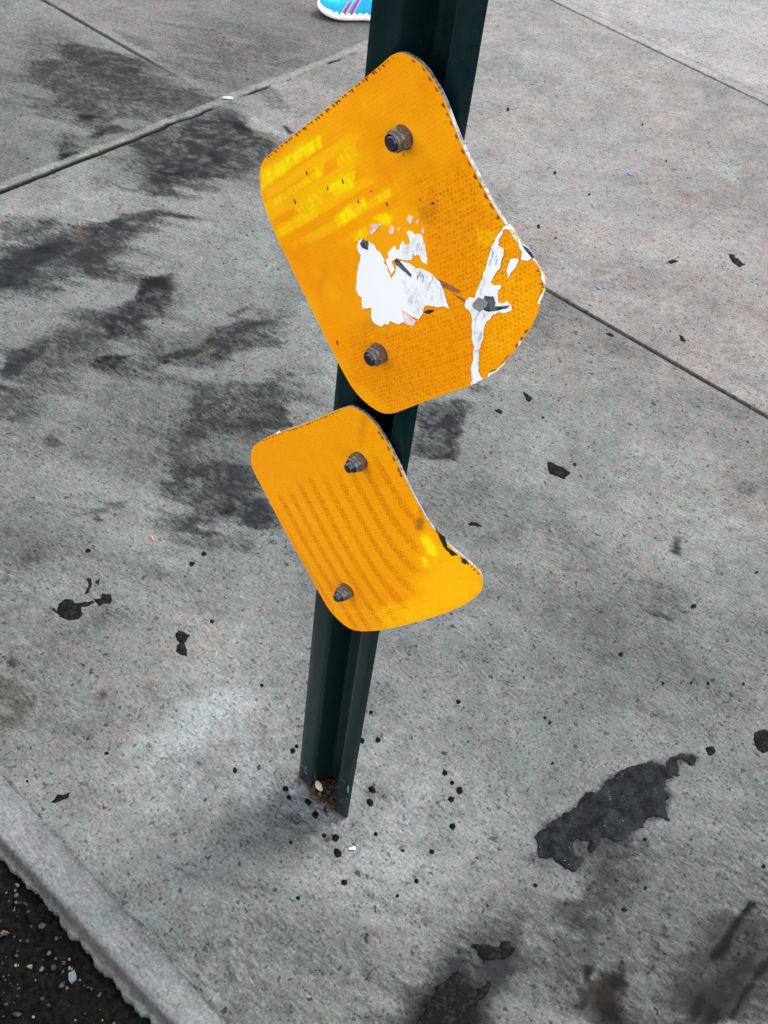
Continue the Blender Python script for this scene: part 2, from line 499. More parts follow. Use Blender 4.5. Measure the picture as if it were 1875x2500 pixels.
def stain(pts, soft, strength, col, amp=1.0, streak=0.5, nz=0.5, z=0.0):
    """dirt, wear and some painted light and shade on the slabs: polygon read off the photograph, laid on the ground"""
    poly = np.array([on_ground(p)[:2] for p in pts])
    m = soft * (1 + amp) + 0.02
    lo = poly.min(0) - m; hi = poly.max(0) + m
    idx = np.where((GX > lo[0]) & (GX < hi[0]) & (GY > lo[1]) & (GY < hi[1]))[0]
    if not len(idx): return
    d = sdist(GX[idx], GY[idx], poly) + (n_mid[idx] - 0.5) * soft * 2.0 * amp + (n_str[idx] - 0.5) * soft * (3.2 if col[0] < .2 else 1.4) * amp + (n_fin[idx] - .5) * soft * 1.1 * amp
    sw = max(soft * (.62 if col[0] < .2 else 1.0), .0035)
    k = sstep(-sw, sw, d)
    tex = 1 - .6 * streak * sstep(0.46, 0.68, n_str[idx]) - nz * 0.6 * sstep(0.42, 0.62, n_fin[idx])
    k = np.clip(k * min(1.0, strength * 1.35) * np.clip(tex, 0.08, 1), 0, 1)
    if col[0] > .2:                                     # pale wear and painted light go straight into the slab colour
        alb[idx] = alb[idx] * (1 - k[:, None]) + np.array(col)[None, :] * k[:, None]
        soot_shade[idx] *= 1 - .85 * k
    else:
        w_ = k / np.maximum(k + soot_shade[idx] * (1 - k), 1e-6)
        w_ = np.where(dirt_shade_col[idx].mean(1) < sum(col) / 3, w_ * (1 - soot_shade[idx]), w_)      # lighter dust or shade never covers a darker mark
        dirt_shade_col[idx] = dirt_shade_col[idx] * (1 - w_[:, None]) + np.array(col)[None, :] * w_[:, None]
        soot_shade[idx] = soot_shade[idx] + k * (1 - soot_shade[idx])
    if z: zz[idx] += z * k


# thin grime trodden in everywhere, in sweeps
g0 = sstep(.47, .70, fbm(U * .35, V, 7, 4, 43)) * .30 + sstep(.52, .72, fbm(GX, GY, 18, 4, 44)) * .16
soot_shade = np.where(near, np.clip(g0 * np.where(TT.ravel() < 1.2005, 1, .55), 0, .55), 0)
dirt_shade_col[:] = (.085, .083, .080)
SOOT = (0.032, 0.033, 0.038); BLUE = (0.034, 0.050, 0.064); BRN = (0.070, 0.057, 0.040); BLK = (0.010, 0.011, 0.013)
R5 = lambda p: zp(p, 0, 0, 1.843)
R7 = lambda p: zp(p, 0, 600, 2.37)
R2 = lambda p: zp(p, 580, 900, 2.552)
R8 = lambda p: zp(p, 1100, 1700, 2.1406)
R6 = lambda p: zp(p, 1100, 0, 2.1406)
RL = lambda p: zp(p, 0, 1300, 2.37)
Z9 = lambda p: zp(p, 900, 2100, 4.1475)
RM = lambda p: zp(p, 1200, 1000, 2.458)
# -- beyond the cross joint
stain(R5([(120, 320), (330, 185), (640, 320), (920, 400), (1000, 440), (800, 520), (480, 590), (350, 560), (200, 500)]), .05, .62, SOOT, 1, .35)
stain(R5([(330, 190), (450, 215), (560, 270), (650, 330), (560, 365), (400, 340), (320, 240)]), .03, .62, SOOT)
stain(R5([(540, 150), (640, 175), (700, 230), (640, 225)]), .02, .4, SOOT)
stain(R5([(850, 100), (1380, 160), (1300, 260), (960, 390), (760, 240)]), .10, .36, SOOT, 1, .3)
stain(R5([(0, 170), (240, 150), (330, 250), (120, 420), (0, 470)]), .10, .34, SOOT, 1, .3)
stain(R5([(345, 513), (435, 513), (440, 535), (360, 545)]), .008, .9, BLK)
stain(R5([(380, 590), (560, 555), (575, 585), (440, 628)]), .014, .7, SOOT)
stain(R5([(400, 600), (480, 590), (470, 615), (410, 618)]), .008, .8, BLK)
stain(R5([(110, 225), (145, 228), (160, 250), (120, 240)]), .008, .5, SOOT)
stain(R5([(225, 640), (300, 600), (400, 660), (330, 715), (270, 730)]), .02, .6, SOOT)
stain(R5([(262, 690), (345, 684), (332, 712), (280, 732)]), .007, .9, BLK)
# -- between the joint and the post
stain(R5([(560, 650), (760, 565), (1010, 505), (1180, 590), (1250, 650), (1190, 725), (1100, 770), (900, 860), (740, 875), (620, 850), (700, 740), (620, 690)]), .035, .74, SOOT, 1, .45)
stain(R5([(1030, 545), (1080, 545), (1140, 600), (1090, 605)]), .010, .85, BLK)
stain(R5([(920, 690), (960, 685), (1005, 725), (970, 735)]), .010, .85, BLK)
stain(R5([(715, 765), (760, 770), (835, 770), (830, 795), (740, 790)]), .010, .8, BLK)
stain(R5([(690, 800), (780, 800), (760, 830), (700, 830)]), .02, .6, SOOT)
stain(R5([(1180, 400), (1260, 420), (1290, 490), (1240, 480)]), .02, .5, (.06, .045, .045))
stain(R5([(480, 815), (560, 840), (700, 880), (690, 890), (540, 855)]), .006, .5, SOOT)
stain(R5([(400, 800), (480, 790), (520, 850), (420, 850)]), .02, .3, SOOT)
stain(R5([(370, 1035), (460, 990), (560, 960), (700, 944), (850, 965), (985, 998), (900, 992), (700, 975), (560, 1010), (440, 1065)]), .012, .75, SOOT)
stain(R5([(0, 1120), (150, 1090), (380, 1045), (560, 1000), (680, 985), (660, 1050), (560, 1130), (520, 1290), (280, 1290), (0, 1290)]), .04, .52, SOOT, 1, .4)
stain(R5([(0, 1160), (180, 1110), (330, 1075), (300, 1120), (170, 1210), (0, 1300)]), .025, .8, BLUE, 1, .3)
stain(R5([(0, 1010), (150, 990), (260, 1000), (130, 1060), (0, 1092)]), .02, .6, SOOT)
stain(R5([(180, 990), (250, 985), (240, 1010), (190, 1010)]), .008, .6, BLK)
stain(R5([(330, 1130), (480, 1105), (500, 1180), (440, 1250), (350, 1250)]), .03, .6, BRN)
stain(R5([(318, 1045), (395, 1035), (400, 1060), (350, 1095), (320, 1075)]), .006, .6, (.42, .25, .06), 1.4, .7, .9)
stain(R5([(660, 1240), (760, 1230), (720, 1290), (660, 1290)]), .015, .7, BLK)
stain(R5([(1060, 520), (1120, 530), (1290, 620), (1260, 650), (1150, 600)]), .008, .62, (.30, .285, .26), 1, .2)
stain(R5([(1100, 515), (1150, 520), (1290, 605), (1240, 600), (1150, 560)]), .007, .6, (.31, .33, .32), 1, .2)
stain(R5([(1265, 565), (1290, 565), (1325, 600), (1300, 605)]), .006, .95, BLK, .4, .1)
stain(R5([(150, 1080), (380, 1022), (470, 985), (400, 980), (200, 1060)]), .015, .5, (.27, .26, .245), 1, .2)
# -- left middle
stain(R7([(0, 60), (120, 40), (330, -20), (385, 10), (290, 130), (160, 210), (0, 270)]), .02, .85, BLUE, 1, .3)
stain(R7([(0, 170), (60, 180), (90, 225), (30, 250), (0, 240)]), .012, .9, BLK)
stain(R7([(170, 10), (300, 0), (310, 40), (200, 60)]), .012, .7, BLK)
stain(R7([(400, 60), (600, 20), (670, 80), (570, 200), (430, 190)]), .03, .6, BRN)
stain(R7([(640, 400), (720, 330), (860, 205), (1000, 145), (1020, 165), (955, 260), (935, 380), (800, 520), (620, 545), (580, 480)]), .014, .85, (.030, .032, .037), 1, .25)
stain(R7([(735, 315), (850, 215), (945, 190), (930, 235), (800, 290)]), .009, .95, BLK)
stain(R7([(590, 470), (650, 460), (690, 520), (620, 535)]), .010, .9, BLK)
stain(R7([(50, 610), (200, 500), (420, 395), (720, 330), (650, 460), (600, 570), (280, 620), (0, 760)]), .03, .58, (.055, .065, .07), 1, .4)
stain(R7([(0, 640), (110, 610), (90, 740), (0, 850)]), .02, .8, BLUE, 1, .3)
stain(R7([(80, 600), (190, 580), (190, 650), (110, 690)]), .015, .6, SOOT)
stain(R7([(530, 690), (600, 630), (780, 620), (805, 640), (650, 685), (560, 712)]), .010, .85, BLK)
stain(R7([(870, 700), (940, 640), (1080, 590), (1130, 605), (1090, 640), (990, 665), (900, 718)]), .010, .9, BLK)
stain(R7([(1060, 640), (1240, 480), (1400, 425), (1605, 415), (1605, 440), (1440, 490), (1570, 550), (1420, 600), (1300, 650), (1130, 690)]), .02, .72, SOOT, 1, .4)
stain(R7([(1310, 500), (1380, 480), (1390, 520), (1330, 545)]), .010, .8, BLUE)
stain(R7([(1305, 390), (1380, 370), (1450, 345), (1440, 365), (1370, 420), (1310, 420)]), .008, .7, SOOT)
stain(R7([(1155, 615), (1250, 590), (1250, 610), (1060, 690), (1070, 675)]), .005, .7, (.35, .23, .06), 1.5, .6, .9)
stain(R7([(700, 660), (1100, 700), (1120, 780), (700, 860), (500, 960), (560, 800)]), .05, .3, SOOT)
stain(R7([(1080, 890), (1400, 790), (1660, 740), (1660, 1000), (1450, 1090), (1250, 1140), (1040, 1190), (1060, 1060)]), .03, .56, SOOT, 1, .45)
stain(R7([(1440, 1000), (1560, 930), (1680, 930), (1680, 1045), (1480, 1065)]), .02, .7, (.03, .032, .037), 1, .3)
stain(R7([(1270, 1105), (1310, 1070), (1315, 1095), (1290, 1115)]), .006, .7, BLK)
stain(R7([(940, 1340), (1060, 1270), (1250, 1220), (1450, 1190), (1580, 1400), (1660, 1560), (1630, 1660), (1020, 1660), (1030, 1500)]), .035, .62, SOOT, 1, .4)
stain(R7([(1215, 1580), (1340, 1500), (1370, 1530), (1240, 1605)]), .012, .9, BLK)
stain(R7([(1405, 1480), (1530, 1430), (1570, 1580), (1390, 1625)]), .010, .75, BLUE, 1, .2)
stain(R7([(1210, 1620), (1250, 1590), (1260, 1660), (1210, 1660)]), .010, .6, BLK)
stain(R7([(200, 720), (500, 760), (420, 860), (150, 960), (0, 970), (0, 850)]), .03, .42, SOOT)
stain(R7([(250, 1135), (290, 1105), (330, 1130), (365, 1150), (310, 1178)]), .008, .6, SOOT)
stain(R7([(440, 1560), (560, 1520), (745, 1465), (740, 1485), (560, 1555)]), .010, .5, SOOT)
stain(R7([(560, 1555), (585, 1590), (570, 1610), (540, 1585)]), .006, .6, BLK)
stain(RL([(900, 0), (1500, -40), (1560, 20), (1250, 130), (1000, 130)]), .03, .5, SOOT)
stain(RL([(0, 180), (60, 190), (200, 80), (280, 60), (120, 240), (0, 300)]), .03, .45, SOOT)
stain(RL([(40, 750), (100, 715), (110, 760), (80, 800)]), .010, .75, (.045, .034, .018), 1.3)
stain(RL([(0, 830), (70, 860), (60, 905), (0, 900)]), .012, .6, BRN)
stain(RL([(20, 1060), (180, 970), (190, 1000), (70, 1105)]), .020, .5, BRN)
stain(RL([(0, 640), (140, 720), (200, 900), (100, 1000), (0, 1040)]), .03, .35, BRN)
stain(RL([(560, 880), (620, 900), (625, 940), (590, 965), (570, 920)]), .006, .7, BLK, 1.3)
stain(RL([(600, 440), (720, 460), (640, 560), (420, 620), (400, 580)]), .025, .4, BRN)
stain(RL([(700, 1060), (800, 1020), (660, 1100), (590, 1120)]), .008, .4, SOOT)
stain(RL([(870, 1250), (930, 1150), (900, 1220), (880, 1265)]), .006, .4, SOOT)
# -- right of the post
stain(R2([(1090, 230), (1430, 175), (1455, 240), (1410, 400), (1330, 555), (1240, 560), (1080, 520), (1100, 400)]), .022, .72, SOOT, 1, .4)
stain(R2([(1270, 300), (1400, 250), (1405, 400), (1330, 480), (1260, 430)]), .015, .6, (.035, .034, .037), 1, .3)
stain(R2([(1190, 545), (1280, 560), (1340, 525), (1310, 555), (1220, 560)]), .006, .8, BLK)
stain(R2([(1500, 90), (1560, 110), (1520, 150), (1380, 180)]), .02, .5, SOOT)
stain(RM([(1080, 790), (1100, 765), (1140, 765), (1145, 820), (1168, 835), (1130, 892), (1065, 850)]), .008, .7, SOOT, 1, .4)
stain(RM([(1470, 455), (1530, 440), (1590, 465), (1560, 490), (1500, 490)]), .006, .6, SOOT, 1.5, .7)
stain(RM([(1405, 710), (1445, 710), (1440, 750)]), .006, .5, SOOT)
stain(RM([(620, 1450), (760, 1440), (780, 1520), (680, 1540), (620, 1500)]), .02, .34, SOOT)
stain(RM([(930, 1200), (980, 1215), (1075, 1255), (1060, 1262), (970, 1225)]), .004, .6, SOOT)
stain(RM([(960, 1080), (1090, 1100), (1060, 1200), (980, 1200)]), .03, .3, SOOT)
stain(R6([(1370, 190), (1480, 175), (1680, 300), (1640, 385), (1530, 360), (1390, 250)]), .05, .6, (.33, .335, .325), 1, .6)
stain(R6([(1370, 880), (1460, 868), (1530, 930), (1525, 975), (1420, 935)]), .02, .55, (.31, .325, .315), 1, .5)
stain(R6([(1280, 500), (1390, 540), (1370, 590), (1290, 560)]), .03, .45, (.30, .315, .31), 1, .5)
stain(R6([(930, 150), (1010, 120), (1300, 60), (1320, 110), (1040, 160)]), .05, .5, (.30, .29, .31), 1, .6)
stain(R6([(1150, 0), (1700, -40), (1700, 330), (1450, 300)]), .25, .35, (.30, .295, .29), 1, .4)  # wide brightening at top right: light put into the colour
stain(R6([(1530, 1640), (1660, 1560), (1660, 1780), (1560, 1760)]), .05, .42, (.34, .265, .245), 1, .75)  # pinkish light on the slab at the right, painted in
stain(R6([(300, 820), (700, 700), (1200, 900), (900, 1300), (500, 1250)]), .3, .25, (.25, .25, .24), 1, .3)
# -- bottom right
stain(R8([(350, 850), (460, 790), (620, 930), (480, 950)]), .02, .45, SOOT)
stain(R8([(700, 1010), (850, 820), (930, 760), (1010, 900), (900, 1080), (760, 1290), (560, 1300), (620, 1180)]), .025, .38, SOOT, 1, .45)
stain(R8([(600, 1240), (720, 1010), (830, 830), (845, 838), (735, 1020), (640, 1210)]), .005, .45, SOOT)
stain(R8([(790, 930), (830, 920), (860, 1020), (840, 1100), (790, 1060)]), .012, .45, (.06, .05, .05))
stain(R8([(0, 1360), (250, 1240), (740, 1290), (740, 1380), (640, 1500), (360, 1460), (180, 1640), (150, 1713), (-120, 1713), (-120, 1550)]), .03, .42, (.075, .082, .08), 1, .4)
stain(R8([(690, 1500), (700, 1430), (745, 1405), (722, 1480)]), .010, .85, (.03, .024, .016))
stain(R8([(840, 1490), (900, 1435), (918, 1455), (910, 1500), (860, 1520)]), .008, .9, BLK)
stain(R8([(680, 1540), (800, 1560), (860, 1640), (850, 1720), (760, 1640)]), .020, .75, (.045, .034, .026), 1.3)
stain(R8([(780, 1620), (850, 1620), (860, 1690), (800, 1660)]), .010, .8, BLK)
stain(R8([(1055, 1370), (1070, 1285), (1088, 1290), (1080, 1375), (1025, 1450)]), .007, .8, (.03, .026, .022))
stain(R8([(1095, 1225), (1120, 1205), (1145, 1260), (1120, 1275)]), .007, .7, (.03, .026, .022))
stain(R8([(960, 1390), (985, 1385), (975, 1440), (950, 1440)]), .008, .6, BRN)
stain(R8([(1480, 1190), (1690, 1090), (1690, 1390), (1500, 1660), (1180, 1740), (1230, 1580), (1380, 1480)]), .03, .5, (.08, .078, .076), 1, .4)
stain(R8([(1225, 1670), (1310, 1550), (1390, 1590), (1350, 1730), (1230, 1730)]), .018, .8, (.028, .028, .026))
stain(R8([(1150, 1700), (1190, 1680), (1210, 1730), (1150, 1730)]), .01, .8, BLK)
stain(R8([(1560, 1068), (1595, 1075), (1592, 1095), (1560, 1110), (1530, 1150), (1480, 1220), (1455, 1280), (1425, 1320), (1370, 1370), (1365, 1358), (1420, 1290), (1470, 1200), (1530, 1110)]), .0045, .95, (.022, .018, .017), .6, .1, .2, -.003)
stain(R8([(1690, 1370), (1600, 1480), (1530, 1590), (1470, 1690), (1460, 1680), (1540, 1540), (1640, 1400)]), .004, .9, (.022, .018, .017), .8, .2, .2, -.003)
stain(R8([(1350, 1250), (1420, 1130), (1470, 1080), (1440, 1140), (1360, 1255)]), .006, .5, BRN)
# -- foot of the post: rough bluish mortar, then painted shadow and pools of light
stain(zp([(120, 560), (300, 610), (480, 760), (520, 830), (500, 900), (380, 870), (230, 760), (130, 650)], 650, 1700, 2.765), .010, .7, (.60, .68, .71), 1, .75, .9)
stain(zp([(300, 570), (470, 600), (480, 780), (540, 800), (520, 830), (420, 760), (330, 640)], 650, 1700, 2.765), .006, .8, BRN, 1.2)
stain(zp([(0, 700), (120, 660), (420, 900), (380, 1000), (150, 1180), (-300, 1250), (-700, 1400), (-500, 1000)], 650, 1700, 2.765), .07, .28, (.15, .18, .20), .6, .1, .2)  # the post's soft bluish shadow, put into the colour
stain(zp([(-600, 300), (-200, 150), (0, 420), (40, 580), (-300, 640)], 650, 1700, 2.765), .13, .75, (.38, .41, .425), .6, .1, .25)  # pool of light left of the foot, put into the colour
stain(zp([(600, 700), (900, 620), (1200, 900), (900, 1300), (560, 1150)], 650, 1700, 2.765), .14, .7, (.335, .355, .36), .6, .1, .3)  # lit area right of the foot, light painted in as paler concrete
stain([(250, 2330), (500, 2230), (900, 2280), (1000, 2560), (400, 2560)], .10, .42, (.085, .098, .094), .8, .3, .5)  # bottom edge darkened like a vignette, shade painted on
stain([(1250, 2150), (1900, 1900), (1950, 2600), (900, 2600), (1000, 2350)], .15, .35, (.11, .108, .104), .8, .3, .3)  # darker bottom right corner: fall-off of light painted in
stain([(-100, 1250), (250, 1250), (420, 1500), (250, 1750), (-100, 1850)], .12, .30, (.13, .135, .13), .8, .3, .3)  # broad darker tone at the left

HALO = [(60, 940), (160, 840), (380, 680), (540, 520), (640, 510), (840, 320), (1180, 225), (1300, 260), (1400, 150), (1570, 150), (1600, 220), (1450, 240), (1420, 360), (1310, 440), (1340, 560), (1340, 790), (1110, 790), (940, 950), (740, 970), (620, 1090), (540, 1090), (530, 1150), (430, 1285), (230, 1170), (100, 1130)]
stain(zp(HALO, 1290, 1800, 3.858), .007, .62, (.05, .05, .052), .8, .1, .3)
stain(R8([(-60, 1480), (40, 1290), (330, 1230), (380, 1340), (330, 1420), (170, 1640), (-200, 1713), (-300, 1640)]), .03, .6, (.045, .048, .05), 1, .3)
stain(R8([(1250, 1713), (1200, 1600), (1400, 1420), (1560, 1180), (1720, 1080), (1760, 1713)]), .05, .5, (.06, .06, .06), 1, .4)
stain(R8([(600, 1500), (900, 1480), (1000, 1713), (500, 1760)]), .05, .4, (.06, .055, .05), 1, .4)
stain(R8([(560, 1240), (900, 760), (1150, 1000), (1300, 1400), (900, 1500)]), .09, .35, (.075, .076, .077), 1, .5)
stain(Z9([(300, 1750), (480, 1560), (620, 1330), (760, 1180), (900, 1060), (1150, 960), (1500, 860), (1560, 1000), (1400, 1150), (1250, 1330), (1150, 1560), (1060, 1800)]), .014, .75, (.036, .04, .044), 1, .35)
stain(Z9([(440, 1750), (560, 1500), (700, 1330), (900, 1200), (1060, 1300), (1080, 1500), (1000, 1760)]), .012, .8, BLK, 1, .2)
stain([(1560, 2510), (1640, 2380), (1760, 2240), (1840, 2180), (1890, 2210), (1890, 2380), (1780, 2510)], .035, .62, (.05, .049, .048), 1, .5)
stain([(1690, 2510), (1730, 2430), (1800, 2330), (1850, 2290), (1840, 2340), (1790, 2430), (1760, 2510)], .012, .7, (.03, .03, .03), 1, .3)
stain([(1430, 2510), (1420, 2440), (1470, 2380), (1520, 2360), (1500, 2430), (1500, 2510)], .014, .8, (.028, .024, .02), 1.2, .3)
stain([(1390, 2240), (1440, 2110), (1500, 2060), (1530, 2090), (1490, 2200), (1440, 2300)], .02, .42, (.06, .058, .058), 1, .5)
for gp in ([(1565, 1062), (1600, 1075), (1590, 1100), (1545, 1140), (1490, 1225), (1460, 1290), (1425, 1330), (1372, 1380), (1362, 1365), (1415, 1285), (1470, 1195), (1530, 1105)],
           [(1700, 1350), (1600, 1470), (1530, 1580), (1470, 1700), (1450, 1690), (1530, 1540), (1640, 1390)],
           [(1250, 1650), (1290, 1570), (1330, 1560), (1310, 1640), (1270, 1713)], [(1330, 1713), (1360, 1620), (1400, 1640), (1380, 1713)],
           [(830, 1500), (905, 1432), (920, 1455), (905, 1505), (850, 1525)], [(690, 1505), (700, 1425), (748, 1403), (722, 1485)], [(770, 1600), (850, 1610), (865, 1690), (800, 1680)]):
    stain(R8(gp), .0055, .85, (.016, .014, .012), .7, .1, .3, -.001)
# long sweeps between the cross joint and the plates
stain(R7([(-60, 700), (300, 520), (700, 330), (1000, 150), (1040, 190), (950, 420), (800, 560), (500, 700), (200, 800), (-60, 980)]), .05, .5, SOOT, 1, .5)
stain(R7([(500, 690), (900, 560), (1400, 400), (1640, 400), (1640, 450), (1300, 680), (900, 760), (600, 760)]), .04, .45, SOOT, 1, .5)
stain(R7([(-60, 60), (300, -80), (900, -200), (1000, -160), (500, 40), (200, 260), (-60, 360)]), .05, .4, SOOT, 1, .5)
stain(R7([(1000, 900), (1660, 700), (1660, 1200), (1560, 1240), (1500, 1660), (940, 1660), (960, 1300)]), .07, .42, SOOT, 1, .4)
stain(R5([(0, 1100), (160, 1060), (700, 940), (760, 1000), (560, 1290), (0, 1290)]), .06, .42, SOOT, 1, .5)
stain(R5([(560, 560), (1050, 480), (1280, 640), (1160, 800), (700, 900), (520, 760)]), .05, .45, SOOT, 1, .4)

# joints: real grooves, dark with packed dirt
jn = vnoise(GX * 22, GY * 22, 77); jl = vnoise(GX * 60 + 5, GY * 60, 78); jb = vnoise(GX * 5, GY * 5, 79)


def groove(dist, wd, depth, dark, dk=(.012, .014, .013)):
    global zz, alb, soot_shade
    g = sstep(wd * 1.25, wd * 0.5, np.abs(dist))
    zz -= g * depth
    kd = sstep(wd * 1.9, wd * 0.6, np.abs(dist)) * dark
    alb = alb * (1 - kd[:, None]) + np.array(dk)[None, :] * kd[:, None]
    soot_shade *= 1 - kd


dJ1 = TV - 1.2005; dJ2 = TV - 2.3784; dJ4 = GX - J4X
s_r = sstep(-1.1, -0.75, GX)                       # clean sawn part to the right
s_l = sstep(J4X, J4X - 0.03, GX) * sstep(-2.6, -2.0, GX * -1 - 4.0 + 0 * GX + 0) if False else sstep(J4X + .0, J4X - .05, GX)
fade = sstep(-1.62, -1.80, GX)
str1 = s_r * (0.86 + .2 * jn) + s_l * fade * (0.45 + .5 * jn)
groove(dJ1, GW, 0.007 * np.clip(str1, 0, 1), np.clip(str1, 0, 1))
groove(dJ2, GW * .9, 0.006 * (0.4 + 0.6 * jb), np.clip(0.25 + 0.75 * jn, 0, .8) * sstep(-1.7, -1.2, GX))
# tooled edges: pale smooth margins along the joints
for dj, ww, st in ((dJ1, 0.045, s_l * .5 + .18 * s_r), (dJ2, 0.05, .25 + 0 * GX)):
    k = sstep(ww, ww * .25, np.abs(dj)) * sstep(GW, GW * 2.5, np.abs(dj)) * st * (.5 + .5 * jb)
    alb = alb * (1 - k[:, None]) + np.array([.27, .265, .255])[None, :] * k[:, None]
# faint second tool mark beside the long joint and its neighbour
k = sstep(.008, .002, np.abs(dJ1 - 0.062 - .012 * (GX + .2))) * s_r * .5 * sstep(-0.5, 0.0, GX) * (.4 + .6 * jn)
alb = alb * (1 - k[:, None]) + np.array([.075, .085, .085])[None, :] * k[:, None]
k = sstep(.010, .002, np.abs(dJ2 - 0.045)) * .4 * (.4 + .6 * jn)
alb = alb * (1 - k[:, None]) + np.array([.10, .10, .10])[None, :] * k[:, None]
# cross joint: broad pale strip with a ragged black crack along its near side
wob = (vnoise(GX * 9, GY * 9, 90) - .5) * .016 + (vnoise(GX * 40, GY * 40, 91) - .5) * .010
dj = dJ4 - 0.004
k = sstep(.015, .007, np.abs(dJ4 + 0.003 + wob * .6)) * .8
alb = alb * (1 - k[:, None]) + np.array([.25, .25, .235])[None, :] * k[:, None] * (0.7 + .6 * n_fin[:, None])
soot_shade *= 1 - .8 * k
thick = np.where(GY < 1.02, .0066, .0046)
brk = np.where(GY < 1.02, 1.0, sstep(.34, .52, vnoise(GX * 0 + 3, GY * 24, 92)) * sstep(2.2, 1.9, GY))
zone = (GY < 2.25)
g = sstep(thick * 1.5, thick * .6, np.abs(dj - 0.010 + wob * np.where(GY < 1.0, .4, 1))) * brk * zone
zz -= g * .004
g = np.sqrt(g)
alb = alb * (1 - g[:, None]) + np.array([.006, .007, .005])[None, :] * g[:, None]
soot_shade *= 1 - g
# rough mortar at the post foot
rr = np.hypot((GX + .0) / .075, (GY + .035) / .055)
kf = sstep(1.25, .3, rr)
zz += kf * ((fbm(GX * .45, GY, 260, 4, 99) - .5) * .011 + (fbm(GX, GY, 90, 3, 98) - .5) * .007)
zz += near * ((n_mid - .5) * .0008 + (n_fin - .5) * .0006)
# rounded edge at the kerb side
zz -= sstep(.004, 0, TV + .28374) * .0006

k = sstep(.0045, .001, np.abs(TV + .28374)) * sstep(.42, .66, vnoise(GX * 26, GX * 0, 15)) * (.2 + .8 * vnoise(GX * 130, GX * 0, 16)) * .6
alb = alb * (1 - k[:, None]) + np.array([.04, .042, .04])[None, :] * k[:, None]
nx, ny = len(xs), len(ts)
me = bpy.data.meshes.new('pavement')
me.vertices.add(nx * ny)
co = np.stack([GX, GY, zz], 1).astype(np.float32)
me.vertices.foreach_set('co', co.ravel())
ii = (np.arange(ny - 1)[:, None] * nx + np.arange(nx - 1)[None, :]).ravel()
quads = np.stack([ii, ii + 1, ii + 1 + nx, ii + nx], 1).astype(np.int32)
me.loops.add(quads.size)
me.polygons.add(len(quads))
me.loops.foreach_set('vertex_index', quads.ravel())
me.polygons.foreach_set('loop_start', np.arange(0, quads.size, 4, dtype=np.int32))
me.polygons.foreach_set('use_smooth', np.ones(len(quads), bool))
me.update(calc_edges=True)
me.validate()
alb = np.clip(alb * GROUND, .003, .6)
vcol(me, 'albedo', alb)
vflt(me, 'gloss', gloss)
vcol(me, 'dirt_shade_col', np.clip(dirt_shade_col * GROUND * .52, .002, .5))
vflt(me, 'soot_shade', soot_shade)
me.materials.append(M_CONC)
pav = bpy.data.objects.new('pavement', me)
COL.objects.link(pav)
tag(pav, kind='structure')

# ------------------------------------------------------------------ kerb
KF = lambda x: -0.3285 + 0.0134 * x
kx = np.array([-60, -20, -6, -2] + steps(-1.0, 0.6, .0016) + [1.5, 6, 20, 60])
knob = fbm(kx, kx * 0, 60, 4, 5); rag = fbm(kx, kx * 0 + 3, 90, 5, 6); rag2 = vnoise(kx * 22, kx * 0 + 1, 8); rag3 = vnoise(kx * 240, kx * 0 + 2, 9)
WHT = np.array([.228, .238, .239]); MAU = np.array([.170, .147, .147]); LED = np.array([.185, .19, .183])
rag4 = fbm(kx, kx * 0 + 6, 34, 3, 7)
lip = .6 * np.clip(0.0070 + (rag - .5) * .013 * (.3 + 1.4 * vnoise(kx * 9, kx * 0 + 4, 10)) + (rag2 - .5) * .010 + (rag4 - .5) * .018 + (rag3 - .5) * .0045, .0008, .03)
xcl = np.clip(kx, -4, 2)
yb = K2(xcl); yf = KF(xcl)
rows = [(yb, 0 * kx - .0008, WHT * .74)]
for f in (.04, .12, .22, .34, .46, .58, .70, .80, .88): rows.append((yb * (1 - f) + yf * f, 0 * kx, WHT * (.76 + .24 * min(1, f * 2))))
rows += [(yf + .004, 0 * kx - .0004, WHT), (yf + .0005, 0 * kx - .002, WHT * .85), (yf - .0015, 0 * kx - .005, MAU), (yf - .003 + .002 * (knob - .5), 0 * kx - .010, MAU),
         (yf - .004 + .003 * (knob - .5), 0 * kx - .016, MAU * .95), (yf - .0055, -.0172 + .003 * (rag - .5), LED * .8), (yf - .006 - lip * .5, -.018 + .004 * (knob - .5), LED),
         (yf - .006 - lip, -.0195 + .004 * (rag2 - .5), LED), (yf - .007 - lip, -.040 + 0 * kx, LED * .4)]
nk = len(kx)
V = []; F = []; AL = []
for y, z, c in rows:
    for i in range(nk):
        V.append((kx[i], y[i], z[i])); AL.append(c)
for r in range(len(rows) - 1):
    for i in range(nk - 1):
        a = r * nk + i
        F.append((a, a + nk, a + nk + 1, a + 1))
kerb = mk('kerb', V, F, M_KERB)
AL = np.array(AL); VX = np.array(V)
AL = AL * (0.78 + .44 * fbm(VX[:, 0], VX[:, 1] * 1.5, 40, 4, 12))[:, None] * (0.86 + .28 * fbm(VX[:, 0], VX[:, 1], 220, 3, 13))[:, None]
# broken dirty line where kerb and walk meet
kd = sstep(.0042, .0008, np.abs(VX[:, 1] - K2(np.clip(VX[:, 0], -4, 2)))) * sstep(.42, .66, vnoise(VX[:, 0] * 26, VX[:, 0] * 0, 15)) * (.2 + .8 * vnoise(VX[:, 0] * 130, VX[:, 0] * 0, 16)) * .5
AL = AL * (1 - kd[:, None]) + np.array([.04, .042, .04])[None, :] * kd[:, None]
vcol(kerb.data, 'albedo', AL * GROUND)
tag(kerb, kind='structure')

